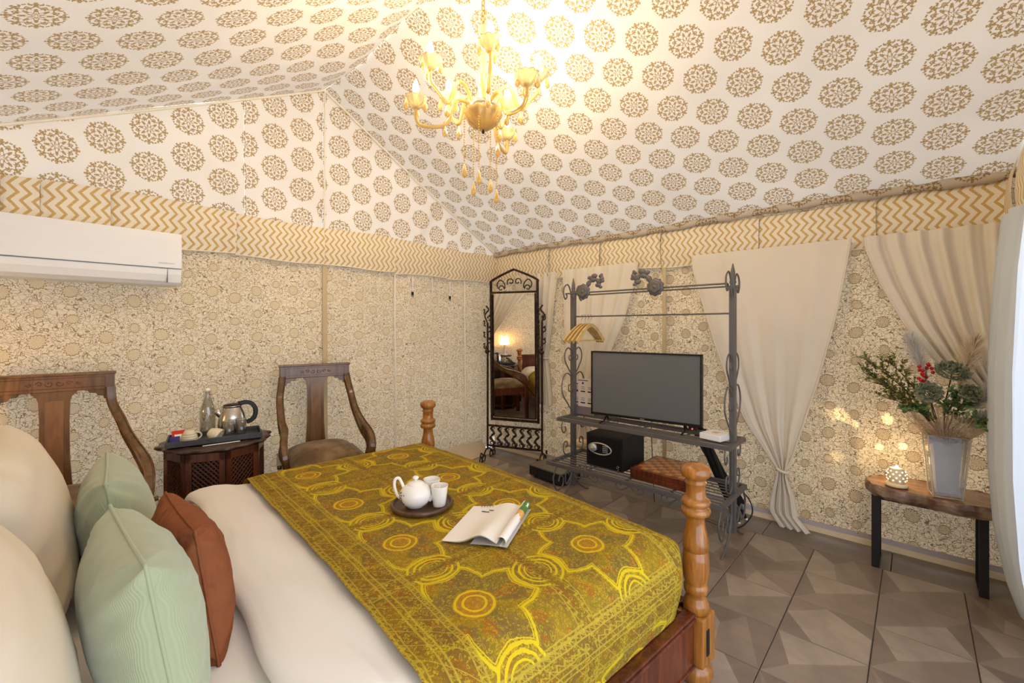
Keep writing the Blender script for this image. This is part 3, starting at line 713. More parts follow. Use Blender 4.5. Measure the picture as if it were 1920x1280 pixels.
obj('handle', MB().tube(spline([(-.048, 0, .026), (-.070, 0, .045), (-.082, 0, .080), (-.080, 0, .108), (-.066, 0, .114), (-.056, 0, .098), (-.048, 0, .078)], 5), .0062, 10), PORC, tp)
fl = MB(); 
for k in range(16):
    a = math.radians(215 + random.uniform(-16, 16)); z = .018 + .05 * k / 16; r = poly_at([(.012, .048), (.030, .060), (.046, .0635), (.064, .060), (.079, .048)], z) + .0006
    fl.sphere((r * math.cos(a), r * math.sin(a), z), .0035, 6, mi=k % 2, sc_=(.5, .8, 1))
obj('flower_print', fl, [plain('print_plum', srgb(120, 50, 60), .5).m, plain('print_grey', srgb(70, 70, 66), .5).m], tp)
def cup(x, y, lab, rz=0):
    c = thing('porcelain_cup', lab, 'cup', TC + Vector((x, y, .0065)), rz)
    obj('cup_body', MB().lathe([(.001, 0), (.024, 0), (.0255, .003), (.031, .045), (.035, .078), (.0355, .081), (.0335, .081), (.029, .045), (.0235, .008), (.001, .006)], 28, scal=lambda a, i: 1 + .03 * math.cos(4 * a)), PORC, c)
    return c
cup(.038, -.062, 'plain white porcelain cup at the front of the round tray'); cup(.063, .022, 'plain white porcelain cup behind the other, beside the teapot', .5)
# magazine, open, pages curling to the right
mg = thing('magazine', 'open white magazine with curled pages on the bedspread', 'magazine', (1.09, 1.13, .560), math.radians(-2))
A0, A1 = Vector((.92, 1.173)), Vector((1.186, 1.306)); B1, B0 = Vector((1.325, 1.125)), Vector((1.035, .985))
O2 = Vector((1.09, 1.13))
Lc = math.radians(2)
def loc2(p): q = Vector((p.x - O2.x, p.y - O2.y)); c, s_ = math.cos(Lc), math.sin(Lc); return Vector((q.x * c - q.y * s_, q.x * s_ + q.y * c))
a0, a1, b0, b1 = map(loc2, (A0, A1, B0, B1))
def page(t, s_):  # t 0..1 across from free left edge to spine, s along
    return a0.lerp(a1, s_).lerp(b0.lerp(b1, s_), t)
def zleft(t, s_): return .004 + .030 * math.exp(-((t - .62) / .22) ** 2) * (.75 + .25 * math.cos(s_ * 4)) * (1 if t < .8 else 1) - .0 
lp = MB(); PR = 24
for lay in range(3):
    o_ = -.0022 * lay
    lp.grid(lambda u, v: (*page(u * .86, v), max(.002, zleft(u * .86, v) + o_ * (1 - abs(u - .5)))), PR, 8, mi=0, flip=True)
obj('left_page', lp, PAPER, mg)
cu = MB()
def curl(u, v):   # rolled right half: a small roll lying along the spine
    a = lerp(-1.9, 3.6, u); r = .016 - .0006 * a; base = page(.93, v)
    dirn = (b0 - a0).normalized()
    return (base.x + dirn.x * r * math.sin(a) * 1.0, base.y + dirn.y * r * math.sin(a), .018 + r * math.cos(a) * 1.0)
cu.grid(curl, 30, 10)
def curl_mat():
    m = M('printed_page', .6); u, v, _ = m.sep(m.coord('UV')); n = m.noise(m.coord('UV'), 6, 2)
    g = (v > .72) * (u > .3); o = (v + n * .2 > .66) * (v + n * .25 < .92) * (u > .25)
    c = m.mix(o, srgb(240, 236, 228), srgb(226, 170, 100)); c = m.mix(g * (n > .42), c, srgb(84, 128, 58)); m.color(c); return m.m
obj('curled_page', cu, curl_mat(), mg)
obj('back_cover', MB().grid(lambda u, v: (*page(lerp(.45, 1.02, u), v * .98 + .0), .0015 + .002 * math.sin(u * 3)), 8, 4, flip=True), plain('cover_grey', srgb(200, 196, 190), .4).m, mg)
pr = MB()
for (t_, s0, wl_, ww) in ((.30, .80, .030, .0045), (.40, .82, .020, .004)):
    p = page(t_, s0); pr.box((p.x, p.y, zleft(t_, s0) + .0022), (.005, wl_, .0006), rz=.5)
for k in range(5):
    p = page(.16 + .05 * k, .965); pr.box((p.x, p.y, zleft(.16 + .05 * k, .96) + .0016), (.007, .0025, .0005), rz=.5)
obj('headline', pr, BLACKM, mg, label='short black printed headline')

# ============================================================ CARVED CHAIRS
VEL = mnoise('olive_velvet', srgb(96, 74, 44), srgb(142, 116, 78), 9, .6, .3, .2); VEL.b.inputs['Sheen Weight'].default_value = .12; VEL = VEL.m
TEAKP = wood('teak_panel', srgb(104, 70, 38), srgb(134, 96, 58), 5, .3)
def chair(label, loc, rz, hw=.235, tw=.235, H=1.02):
    t = thing('carved_chair', label, 'chair', loc, rz)
    D0, D1 = -.23, .25                                        # front, back (local y); faces -y
    # seat frame
    obj('seat_frame', MB().box((0, D0, .385), (hw * 2 + .06, .035, .10), bev=.004).box((0, D1 - .02, .385), (hw * 2, .03, .09)).box((-hw - .01, .01, .385), (.03, .46, .09)).box((hw + .01, .01, .385), (.03, .46, .09)).box((0, D0 - .019, .432), (hw * 2 + .05, .008, .010), bev=.003), ROSE, t)
    def seat(u, v):
        p, q = u * 2 - 1, v * 2 - 1; f = (1 - abs(p) ** 3.2) ** .55 * (1 - abs(q) ** 3.2) ** .55 if abs(p) < 1 and abs(q) < 1 else 0
        return (p * (hw - .005), lerp(D0 + .015, D1 - .03, v), .425 + .095 * f)
    obj('seat_cushion', MB().grid(seat, 24, 24).box((0, .01, .425), (hw * 2 - .01, .44, .01)), VEL, t)
    # front legs (square tapered), rear legs (raked)
    for s in (-1, 1):
        obj('leg', MB().bar([(s * (hw + .008), D0, .44), (s * (hw + .008), D0, .25), (s * (hw + .004), D0 - .005, 0.0)], .05, .05, (0, 1, 0), widths=[.055, .05, .032]), ROSE, t)
        obj('leg', MB().bar(spline([(s * hw, D1 - .02, .40), (s * hw, D1, .22), (s * (hw + .005), D1 + .03, 0)], 4), .038, .034, (1, 0, 0)), ROSE, t)
        # side upright sweeping forward into the arm, ending in a heavy scroll at the seat
        P = spline([(s * (tw - .018), D1 + .012, H - .08), (s * (tw - .010), D1 - .005, .88), (s * lerp(tw, hw + .02, .18), D1 - .04, .80), (s * lerp(tw, hw + .02, .42), D1 - .11, .725), (s * lerp(tw, hw + .02, .70), D1 - .20, .665), (s * (hw + .016), D0 + .15, .615), (s * (hw + .034), D0 + .06, .56), (s * (hw + .030), D0 + .015, .50), (s * (hw + .012), D0 + .02, .43)], 5)
        n = len(P); W = [poly_at([(0, .050), (.25, .046), (.5, .060), (.68, .095), (.8, .105), (.9, .085), (1, .055)], i / (n - 1)) for i in range(n)]
        obj('arm', MB().bar(P, .045, .042, (1, 0, 0), widths=W), TEAK, t)
        obj('arm_peg', MB().lathe([(.001, -.012), (.010, -.012), (.012, 0), (.010, .012), (.001, .012)], 12, (s * (hw + .055), D0 + .04, .455), axis=Matrix.Rotation(PI / 2, 3, 'Y')), TEAK, t)
    # back: top rail with carved panel, scalloped brackets, splat
    rail_ = MB().box((0, D1 + .015, H - .045), (tw * 2, .034, .09), bev=.004).box((0, D1 + .012, H - .003), (tw * 2 + .012, .046, .014), bev=.004)
    obj('top_rail', rail_, TEAK, t)
    cv = MB(); fr = MB()
    fr.box((0, D1 - .003, H - .022), (tw * 2 - .07, .004, .004)).box((0, D1 - .003, H - .072), (tw * 2 - .07, .004, .004)).box((-tw + .037, D1 - .003, H - .047), (.004, .004, .05)).box((tw - .037, D1 - .003, H - .047), (.004, .004, .05))
    for s in (-1, 1):
        for k in range(3):
            r0 = .016 - .003 * k; cx = s * (.018 + .034 * k)
            cv.tube([(cx + s * r0 * (1 - q / 16) * math.cos(q * .5), D1 - .003, H - .047 + r0 * (1 - q / 16) * math.sin(q * .5) * (1 if k % 2 else -1)) for q in range(14)], .0022, 5)
    obj('rail_moulding', fr, ROSE, t); obj('carving', cv, ROSE, t)
    def bracket(s, x0, x1):
        poly = [(x0, H - .088)] + [(lerp(x0, x1, q), H - .088 - h_) for q, h_ in ((.0, .085), (.10, .08), (.16, .055), (.32, .052), (.36, .036), (.52, .034), (.58, .020), (.78, .017), (.84, .004), (1, .002))]
        if x1 < x0: poly = poly[::-1]
        return MB().prism(poly, .026, Matrix.Translation((0, D1 + .03, 0)) @ Matrix.Rotation(PI / 2, 4, 'X'))
    for s in (-1, 1):
        obj('bracket', bracket(s, s * (tw - .002), s * (tw - .125)), TEAK, t)
    sp = [(-.085, H - .086), (.085, H - .086), (.078, H - .10), (.062, H - .115), (.056, H - .14), (.053, .80), (.055, .62), (.062, .50), (.068, .43), (-.068, .43), (-.062, .50), (-.055, .62), (-.053, .80), (-.056, H - .14), (-.062, H - .115), (-.078, H - .10)]
    obj('splat', MB().prism(sp[::-1], .022, Matrix.Translation((0, D1 + .024, 0)) @ Matrix.Rotation(PI / 2, 4, 'X')), TEAK, t)
    obj('splat_panel', MB().prism([(-.032, .45), (.032, .45), (.034, H - .135), (-.034, H - .135)], .006, Matrix.Translation((0, D1 + .004, 0)) @ Matrix.Rotation(PI / 2, 4, 'X')), TEAKP, t)
    return t
chair('dark carved wooden armchair with olive velvet seat, right of the tea table', (1.275, 2.88, 0), math.radians(-13), hw=.222, tw=.228)
chair('dark carved wooden armchair behind the pillows, left of the tea table', (.022, 2.93, 0), math.radians(-7), hw=.33, tw=.225, H=1.045)
# ============================================================ TEA TABLE
tt = thing('tea_table', 'small octagonal carved dark wood table between the two armchairs', 'table', (.69, 2.93, 0), math.radians(-4))
sc8 = lambda a, i: 1 + (.035 * math.cos(a * 16) + .02 * math.cos(a * 8)) * (1 if 1 <= i <= 5 else 0)
obj('table_top', MB().lathe([(.001, .575), (.225, .577), (.255, .583), (.268, .592), (.262, .600), (.24, .602), (.001, .602)], 96, scal=sc8), DARKW, tt)
obj('top_carving', MB().lathe([(.205, .601), (.212, .606), (.219, .601)], 64).lathe([(.15, .601), (.155, .605), (.16, .601)], 64), DARKW, tt)
RB, HB = .215, .575
REDW = wood('red_carved_wood', srgb(64, 30, 20), srgb(104, 54, 32), 6, .35)
for k in range(8):
    a = PI / 4 * k + PI / 8; wd_ = 2 * RB * math.tan(PI / 8)
    R3 = Matrix.Rotation(a - PI / 2, 3, 'Z'); 
    def W(x, y, z): return R3 @ Vector((x, RB + y, z))
    fr = MB()
    for (cx, cz, dx, dz) in ((-wd_ / 2 + .014, HB / 2, .028, HB), (wd_ / 2 - .014, HB / 2, .028, HB), (0, HB - .02, wd_, .04), (0, .335, wd_, .035), (0, .06, wd_, .03), ):
        fr.box(W(cx, 0, cz), (dx, .016, dz), rot=R3, bev=.002)
    p = obj('side_panel', fr, REDW, tt)
    for (z0, z1) in ((.355, .535), (.08, .315)):
        lat = MB(); x0, x1 = -wd_ / 2 + .028, wd_ / 2 - .028; st = .0235
        for i in range(-12, 14):
            for sg in (1, -1):
                # clip a diagonal to the window
                pts = []
                for q in np.linspace(0, 1, 33):
                    z = lerp(z0, z1, q); x = i * st + sg * (z - z0)
                    if x0 <= x <= x1: pts.append((x, z))
                if len(pts) > 1: lat.bar([W(pts[0][0], 0, pts[0][1]), W(pts[-1][0], 0, pts[-1][1])], .005, .007, R3 @ Vector((0, 1, 0)))
        l_ = obj('lattice', lat, REDW, p)
    obj('back_board', MB().box(W(0, -.02, HB / 2), (wd_ * .9, .004, HB - .02), rot=R3), BLACKM, p)
tt.scale = (1, 1, 1.08)
TT = Vector((.69, 2.93, .6505)); TZ = math.radians(-13)
def on_table(dx, dy, z=0): 
    R = Matrix.Rotation(TZ, 3, 'Z'); return TT + R @ Vector((dx, dy, z))
SLATE = mnoise('slate_grey_tray', srgb(52, 54, 58), srgb(66, 68, 72), 20, .5).m
ty = thing('serving_tray', 'rectangular slate grey tray holding tea things on the carved table', 'tray', on_table(-.005, -.05, .0055), TZ)
obj('tray_base', MB().box((0, 0, .004), (.42, .20, .006)), SLATE, ty)
rm = MB(); 
for (cx, cy, dx, dy) in ((0, -.105, .436, .008), (0, .105, .436, .008), (-.214, 0, .008, .202), (.214, 0, .008, .202)): rm.box((cx, cy, .016), (dx, dy, .030), bev=.003)
obj('tray_rim', rm, SLATE, ty)
# swing-top bottle
bt = thing('glass_bottle', 'clear glass swing-top water bottle behind the red sachets', 'bottle', on_table(-.045, .115, .006))
obj('bottle_glass', MB().lathe([(.001, .0), (.036, .0), (.039, .006), (.040, .12), (.037, .145), (.026, .185), (.016, .215), (.0135, .240), (.0145, .245), (.0145, .252)], 28).lathe([(.0125, .252), (.0115, .236), (.014, .213), (.024, .184), (.035, .143), (.0375, .12), (.036, .01), (.001, .008)], 28), GLASS, bt)
obj('stopper', MB().lathe([(.001, .250), (.013, .250), (.014, .258), (.012, .266), (.001, .268)], 16), PORC, bt)
obj('wire_bail', MB().tube([(.015, 0, .262), (.019, 0, .245), (.018, .004, .225), (.015, .012, .222)], .0012, 5).tube([(-.015, 0, .262), (-.019, 0, .245), (-.018, .004, .225), (-.015, .012, .222)], .0012, 5), CHROME, bt)
# kettle
kt = thing('electric_kettle', 'brushed steel electric kettle with black handle at the back of the tray', 'kettle', on_table(.075, .085, .006), math.radians(-8))
obj('kettle_base', MB().lathe([(.001, 0), (.070, 0), (.072, .008), (.068, .016), (.001, .016)], 32), BLACK, kt)
obj('kettle_body', MB().lathe([(.001, .016), (.068, .016), (.073, .03), (.072, .075), (.063, .115), (.048, .150), (.046, .154), (.001, .154)], 36), CHROME, kt)
kl = obj('lid', MB().lathe([(.048, .151), (.049, .158), (.044, .166), (.018, .172), (.001, .172)], 28), BLACK, kt)
obj('lid_ring', MB().lathe([(.0475, .156), (.0505, .158), (.0475, .161)], 28), CHROME, kl)
obj('spout', MB().lathe([(.016, 0), (.017, .02), (.018, .045), (.001, .046)], 12, (-.056, 0, .105), axis=Matrix.Rotation(-.6, 3, 'Y'), squash=.8), CHROME, kt)
obj('handle', MB().bar(spline([(.030, 0, .166), (.070, 0, .172), (.102, 0, .160), (.122, 0, .125), (.118, 0, .085), (.098, 0, .060), (.075, 0, .052)], 5), .024, .022, (0, 1, 0)), BLACK, kt)
def tumbler(dx, dy, lab):
    g_ = thing('glass_tumbler', lab, 'glass', on_table(dx, dy, .0125)); 
    obj('tumbler_wall', MB().lathe([(.001, 0), (.025, 0), (.026, .004), (.0285, .088), (.0272, .088), (.0245, .012), (.001, .010)], 24), GLASS, g_)
    obj('tumbler_rim', MB().tube([(.0279 * math.cos(a), .0279 * math.sin(a), .088) for a in np.linspace(0, 2 * PI, 25)[:-1]], .0009, 5, closed=True), plain('glass_edge', srgb(220, 216, 208), .1).m if 'glass_edge' not in bpy.data.materials else bpy.data.materials['glass_edge'], g_)
tumbler(.055, -.035, 'clear glass tumbler in front of the kettle spout'); tumbler(.115, -.015, 'clear glass tumbler in front of the kettle handle')
def mug(dx, dy, rx, rz, lab, stripes):
    c = thing('tea_cup', lab, 'cup', on_table(dx, dy, .0125), rz)
    A = Matrix.Rotation(rx, 3, 'X'); oz = .038 if abs(rx) > 1 and abs(rx) < 2.5 else (.058 if abs(rx) > 2.5 else 0)
    mb = MB(); prof = [(.001, 0), (.022, 0), (.024, .004), (.034, .022), (.039, .045), (.040, .058), (.038, .058), (.032, .022), (.001, .006)]
    mb.lathe(prof, 30, (0, 0, oz), axis=A); cb = obj('cup_body', mb, CUPM, c)
    hd = MB().tube([Vector((0, 0, oz)) + A @ Vector((.034 + .022 * math.sin(a), 0, .034 + .018 * math.cos(a))) for a in np.linspace(-.1, PI + .1, 14)], .0042, 8)
    obj('cup_handle', hd, CUPM, c)
    if stripes:
        st_ = MB()
        for z, r in ((.018, .0325), (.030, .0362), (.042, .0388), (.052, .0400)): st_.tube([Vector((0, 0, oz)) + A @ Vector((r * math.cos(a), r * math.sin(a), z)) for a in np.linspace(0, 2 * PI, 31)[:-1]], .0009, 5, closed=True)
        obj('stripes', st_, plain('dark_glaze', srgb(70, 56, 40), .4).m, c)
    return c
CUPM = mnoise('cream_glaze', srgb(222, 210, 182), srgb(234, 224, 198), 12, .25, .5).m
mug(-.125, -.055, PI, .1, 'cream striped cup upside down at the front of the grey tray', True)
mug(-.035, -.050, PI / 2 + .5, .9, 'cream cup lying on its side in the middle of the tray', False)
RED = plain('red_foil', srgb(206, 44, 26), .4).m; BLUE = plain('blue_foil', srgb(52, 48, 120), .4).m
def sachet(dx, dy, z, rz, tilt, m, lab, sz=(.055, .004, .045)):
    s_ = obj('sachet', MB().grid(lambda u, v: ((u - .5) * sz[0], .003 * math.sin(u * PI) * math.sin(v * PI), (v) * sz[2]), 6, 6).grid(lambda u, v: ((u - .5) * sz[0], -.003 * math.sin(u * PI) * math.sin(v * PI), (v) * sz[2]), 6, 6, flip=True), m, None, on_table(dx, dy, z), (tilt, 0, rz))
    return tag(s_, lab, 'sachet')
sachet(-.175, -.000, .013, -.2, -.5, RED, 'bright red sachet standing up at the left of the tray', (.06, .004, .055)); sachet(-.165, -.025, .013, -.1, -.6, PAPER, 'white paper sachet leaning on the red one', (.05, .004, .04)); sachet(-.190, -.055, .013, -.3, -.6, BLUE, 'dark blue sachet behind the striped cup', (.045, .004, .035))
st = tag(obj('stirring_stick', MB().box((0, 0, .003), (.17, .008, .004), bev=.001), PAPER, None, on_table(.02, -.175, .001), (0, 0, TZ + .06)), 'paper wrapped stirring stick in front of the grey tray', 'stick')

# ============================================================ AIR CONDITIONER
ac = thing('air_conditioner', 'white wall-mounted split air conditioner on the left wall', 'air conditioner', (.135, YL - .03, 1.52))
prof = [(-.205, .125), (-.205, .275), (-.196, .290), (0, .290), (0, 0), (-.165, 0), (-.185, .015), (-.198, .06)]
def ext(mb, prof, x0, x1, mi=0): return mb.prism([(a, b) for a, b in prof], x1 - x0, Matrix.Translation((x0, 0, 0)) @ Matrix(((0, 0, 1, 0), (1, 0, 0, 0), (0, 1, 0, 0), (0, 0, 0, 1))), mi)
obj('housing', ext(MB(), prof, -.415, .415), WHITE, ac)
obj('front_panel', MB().bar([(0, -.207, .094), (0, -.210, .14), (0, -.210, .25), (0, -.204, .286)], .83, .006, (0, 1, 0)), WHITE, ac)
obj('air_flap', MB().bar([(-.03, -.176, .010), (-.03, -.190, .020), (-.03, -.203, .055), (-.03, -.208, .086)], .76, .005, (0, 1, 0)), WHITE, ac)
obj('panel_gap', MB().box((0, -.2045, .091), (.832, .002, .003)).box((.352, -.197, .050), (.003, .016, .076)), plain('gap_grey', srgb(110, 108, 110), .6).m, ac)
lg = MB()
for k in range(9): lg.box((.315 + .008 * k, -.2135, .118), (.005, .001, .0045))
obj('badge', lg, plain('badge_grey', srgb(196, 190, 192), .5).m, ac, label='faint grey lettering')

# ============================================================ STANDING MIRROR
MZ = math.atan2(-.898, .44)                                    # direction of the width on the plan
mr = thing('standing_mirror', 'tall black wrought iron standing mirror in the corner', 'mirror', (3.06, 2.80, 0), MZ - math.radians(4.1)); K = .965
def sc2(cx, cz, r0, a0, a1, r1=None, n=18, y=0):
    r1 = r1 if r1 is not None else r0 * .2
    return [(cx + lerp(r0, r1, q / n) * math.cos(lerp(a0, a1, q / n)), y, cz + lerp(r0, r1, q / n) * math.sin(lerp(a0, a1, q / n))) for q in range(n + 1)]
TI = math.radians(1.2)
def T(x, z): return (x, -math.sin(TI) * (z - 1.05), 1.05 + (z - 1.05))
W1, W0 = .235, .235
f = MB()
f.bar([T(-W1, .385), T(-W1, 1.72)], .022, .022, (0, 1, 0)).bar([T(W1, .385), T(W1, 1.72)], .022, .022, (0, 1, 0)).bar([T(-W1, .40), T(W1, .40)], .024, .022, (0, 1, 0)).bar([T(-W1, 1.615), T(W1, 1.615)], .018, .018, (0, 1, 0))
f.bar([T(-.245, 1.71)] + [T(x, 1.715 + .115 * (1 - (abs(x) / .245)) ** .8) for x in np.linspace(-.235, .235, 17)] + [T(.245, 1.71)], .020, .018, (0, 1, 0))
obj('mirror_frame', f, BLACKIRON, mr)
obj('inner_frame', MB().bar([T(-.212, .425), T(-.212, 1.60)], .014, .014, (0, 1, 0)).bar([T(.212, .425), T(.212, 1.60)], .014, .014, (0, 1, 0)).bar([T(-.212, .425), T(.212, .425)], .012, .014, (0, 1, 0)), BLACKIRON, mr)
gl = MB().add([T(-.208, .43), T(.208, .43), T(.208, 1.605), T(-.208, 1.605)], [(0, 1, 2, 3)]); gl.v = [(x, y - .004, z) for x, y, z in gl.v]
obj('mirror_glass', gl, MIRROR, mr); gb = MB().add([T(-.21, .42), T(.21, .42), T(.21, 1.61), T(-.21, 1.61)], [(3, 2, 1, 0)]); gb.v = [(x, y + .004, z) for x, y, z in gb.v]; obj('mirror_back', gb, BLACKM, mr)
cr = MB()
for s in (-1, 1):
    cr.tube([(s * x, y, z) for x, y, z in sc2(.035, 1.715, .038, -PI * .2, PI * 1.9, .010)], .0055, 6)
    cr.tube([(s * x, y, z) for x, y, z in sc2(.135, 1.655, .032, PI * 1.1, -PI * .9, .010)], .0055, 6)
    cr.tube(spline([(s * .095, 0, 1.655), (s * .10, 0, 1.70), (s * .14, 0, 1.735), (s * .175, 0, 1.70), (s * .165, 0, 1.655)], 5), .0055, 6)
obj('crest_scroll', cr, BLACKIRON, mr)
for s in (-1, 1):
    obj('stand_post', MB().bar([(s * .275, .0, .10), (s * .275, 0, 1.33)], .017, .017, (0, 1, 0)), BLACKIRON, mr)
    sg = MB(); R_ = random.Random(4)
    for k in range(7):
        z = 1.10 + .055 * k; sd = 1 if k % 2 else -1
        sg.tube(sc2(s * .275 + sd * .016, z, .026, -PI / 2, PI * 1.3 * sd, .007, 12, y=-.012), .0065, 6); sg.sphere((s * .275 + sd * .030, -.014, z + .022), .011, 8)
    sg.tube(spline([(s * .275, -.01, 1.33), (s * .300, -.01, 1.40), (s * .262, -.01, 1.45), (s * .285, -.01, 1.49)], 5), .008, 6); sg.sphere((s * .275, -.012, 1.05), .024, 10); sg.sphere((s * .275, -.012, 1.09), .018, 10)
    obj('pivot_ornament', sg, BLACKIRON, mr)
    obj('pivot', MB().tube([(s * .235, 0, 1.05), (s * .275, 0, 1.05)], .007, 8), BLACKIRON, mr)
    ft = MB()
    for d in (-1, 1):
        ft.tube(spline([(s * .275, 0, .115), (s * .275, d * .05, .10), (s * .275, d * .10, .055), (s * .275, d * .14, .05), (s * .275, d * .165, .075), (s * .275, d * .15, .10), (s * .275, d * .125, .085)], 5), .0075, 6)
        ft.tube([(s * .275, d * .09 + .035 * math.cos(a), .040 + .035 * math.sin(a)) for a in np.linspace(0, 2 * PI, 17)[:-1]], .0065, 6, closed=True)
        ft.tube([(s * .275, d * .155 + .028 * math.cos(a), .034 + .028 * math.sin(a)) for a in np.linspace(0, 2 * PI, 17)[:-1]], .006, 6, closed=True)
    obj('scroll_foot', ft, BLACKIRON, mr)
obj('stand_rail', MB().bar([(-.275, 0, .335), (.275, 0, .335)], .018, .016, (0, 1, 0)).bar([(-.275, 0, .14), (.275, 0, .14)], .018, .016, (0, 1, 0)), BLACKIRON, mr)
bm0 = MB(); x = 0     # cast seahorse-like baluster
bm0.tube(spline([(.018, 0, .335), (.004, 0, .325), (-.012, 0, .305), (.004, 0, .285), (.018, 0, .262), (-.004, 0, .240), (-.020, 0, .215), (.004, 0, .190), (.024, 0, .170), (.004, 0, .150)], 5), [.007 + .006 * abs(math.sin(i * .35)) for i in range(46)], 6)
bm0.sphere((-.014, 0, .306), .012, 8).sphere((.014, 0, .262), .010, 8).sphere((-.018, 0, .215), .014, 8).sphere((.020, 0, .172), .014, 8).tube(sc2(-.010, .165, .020, 0, PI * 1.6, .006, 10), .005, 5).tube(sc2(.014, .310, .014, PI, -PI * .7, .004, 10), .004, 5)
bme = mesh('baluster', bm0, BLACKIRON)
for k in range(7): obj('baluster', bme, None, mr, (-.225 + .075 * k, 0, 0))

# ============================================================ CLOTHES AND TELEVISION RACK
XP, YA, YB = 2.745, 1.905, .785
rk = thing('clothes_rack', 'tall grey wrought iron rack with two wire shelves and hanging rails', 'rack', (XP, YB, 0)); LY = YA - YB
def pst(y):
    mb = MB().box((0, y, .80), (.034, .034, 1.42), bev=.003)
    mb.lathe([(.001, 1.50), (.016, 1.50), (.022, 1.515), (.014, 1.53), (.020, 1.545), (.013, 1.56), (.016, 1.575), (.012, 1.59), (.013, 1.60), (.003, 1.652), (.0, 1.655)], 14, (0, y, 0)); return obj('post', mb, IRON, rk)
pst(0); pst(LY)
def rot_scroll(pts, y): return [(x, y, z) for x, _, z in pts]
for y in (0, LY):
    s1 = MB()
    for s in (-1, 1):
        s1.tube(rot_scroll(spline([(s * .012, 0, 1.44), (s * .03, 0, 1.50), (s * .04, 0, 1.56), (s * .075, 0, 1.60), (s * .118, 0, 1.575), (s * .125, 0, 1.53), (s * .105, 0, 1.49), (s * .082, 0, 1.51), (s * .095, 0, 1.53)], 5), y), .0055, 6)
    obj('top_scroll', s1, IRON, rk)
    s2 = MB()
    for s in (-1, 1):
        s2.tube(rot_scroll(spline([(0, 0, .905), (s * .06, 0, .97), (s * .108, 0, 1.04), (s * .105, 0, 1.10), (s * .065, 0, 1.13), (s * .025, 0, 1.10), (s * .018, 0, 1.06), (s * .042, 0, 1.035), (s * .058, 0, 1.055), (s * .048, 0, 1.075)], 5), y), .0048, 6)
        s2.tube(rot_scroll(spline([(0, 0, .625), (s * .06, 0, .70), (s * .135, 0, .79), (s * .145, 0, .87), (s * .105, 0, .935), (s * .05, 0, .93), (s * .012, 0, .87), (s * .02, 0, .815), (s * .055, 0, .805), (s * .065, 0, .84), (s * .045, 0, .855)], 5), y), .0048, 6)
    obj('heart_scroll', s2, IRON, rk)
    s3 = MB()
    for s in (-1, 1):
        s3.tube(rot_scroll(spline([(s * .14, 0, .59), (s * .15, 0, .55), (s * .13, 0, .51), (s * .10, 0, .52), (s * .105, 0, .55)], 5), y), .0048, 6)
        s3.tube(rot_scroll(spline([(s * .02, 0, .32), (s * .075, 0, .33), (s * .125, 0, .37), (s * .12, 0, .43), (s * .085, 0, .435), (s * .08, 0, .405), (s * .10, 0, .395)], 5), y), .0048, 6)
        s3.tube(rot_scroll(spline([(s * .015, 0, .58), (s * .02, 0, .45), (s * .02, 0, .36), (s * .06, 0, .315)], 5), y), .0045, 6)
    obj('bracket_scroll', s3, IRON, rk)
    # scrolled feet below the lower shelf
    s4 = MB()
    for s in (-1, 1):
        s4.tube(rot_scroll(spline([(s * .20, 0, .29), (s * .25, 0, .20), (s * .21, 0, .11), (s * .14, 0, .12), (s * .13, 0, .18), (s * .17, 0, .20), (s * .185, 0, .165)], 5), y), .0055, 6)
        s4.tube(rot_scroll(spline([(s * .02, 0, .28), (s * .03, 0, .18), (s * .09, 0, .12), (s * .10, 0, .20), (s * .065, 0, .215), (s * .06, 0, .18)], 5), y), .0055, 6)
        s4.tube(rot_scroll(spline([(0, 0, .22), (s * .06, 0, .10), (s * .15, 0, .03), (s * .21, 0, .007)], 5), y), .006, 6)
    obj('scroll_foot', s4, IRON, rk)
def bars(x, z, r, name, y0=0, y1=LY): return obj(name, MB().tube([(x, y0, z), (x, y1, z)], r, 8), IRON, rk)
bars(-.10, 1.53, .0055, 'top_rail'); bars(.10, 1.53, .0055, 'top_rail'); bars(0, 1.363, .0055, 'hanging_rail')
def shelf(z, x0, x1, y0, y1, name):
    fr = MB(); 
    for (cx, cy, dx, dy) in (((x0 + x1) / 2, y0, x1 - x0, .022), ((x0 + x1) / 2, y1, x1 - x0, .022), (x0, (y0 + y1) / 2, .02, y1 - y0 + .022), (x1, (y0 + y1) / 2, .02, y1 - y0 + .022)): fr.box((cx, cy, z), (dx, dy, .026), bev=.002)
    f_ = obj(name, fr, IRON, rk); n = 9
    for k in range(1, n):
        x = lerp(x0, x1, k / n)
        if abs(x) < .018: continue
        obj('shelf_rod', MB().tube([(x, y0, z + .006), (x, y1, z + .006)], .004, 6), IRON, f_)
    for y in np.linspace(y0, y1, 5)[1:-1]: obj('cross_bar', MB().box(((x0 + x1) / 2, y, z - .004), (x1 - x0, .012, .008)), IRON, f_)
shelf(.608, -.145, .135, -.02, LY + .03, 'upper_shelf'); shelf(.315, -.27, .165, -.02, LY + .03, 'lower_shelf')
for y0 in (.22, .52, .84):        # curled wire brackets hanging from the lower shelf front
    w_ = MB()
    for s in (-1, 1): w_.tube(spline([(-.262, y0, .30), (-.262, y0 + s * .03, .275), (-.262, y0 + s * .07, .262), (-.262, y0 + s * .095, .285), (-.262, y0 + s * .075, .30), (-.262, y0 + s * .055, .288)], 5), .004, 6)
    obj('wire_curl', w_, IRON, rk)
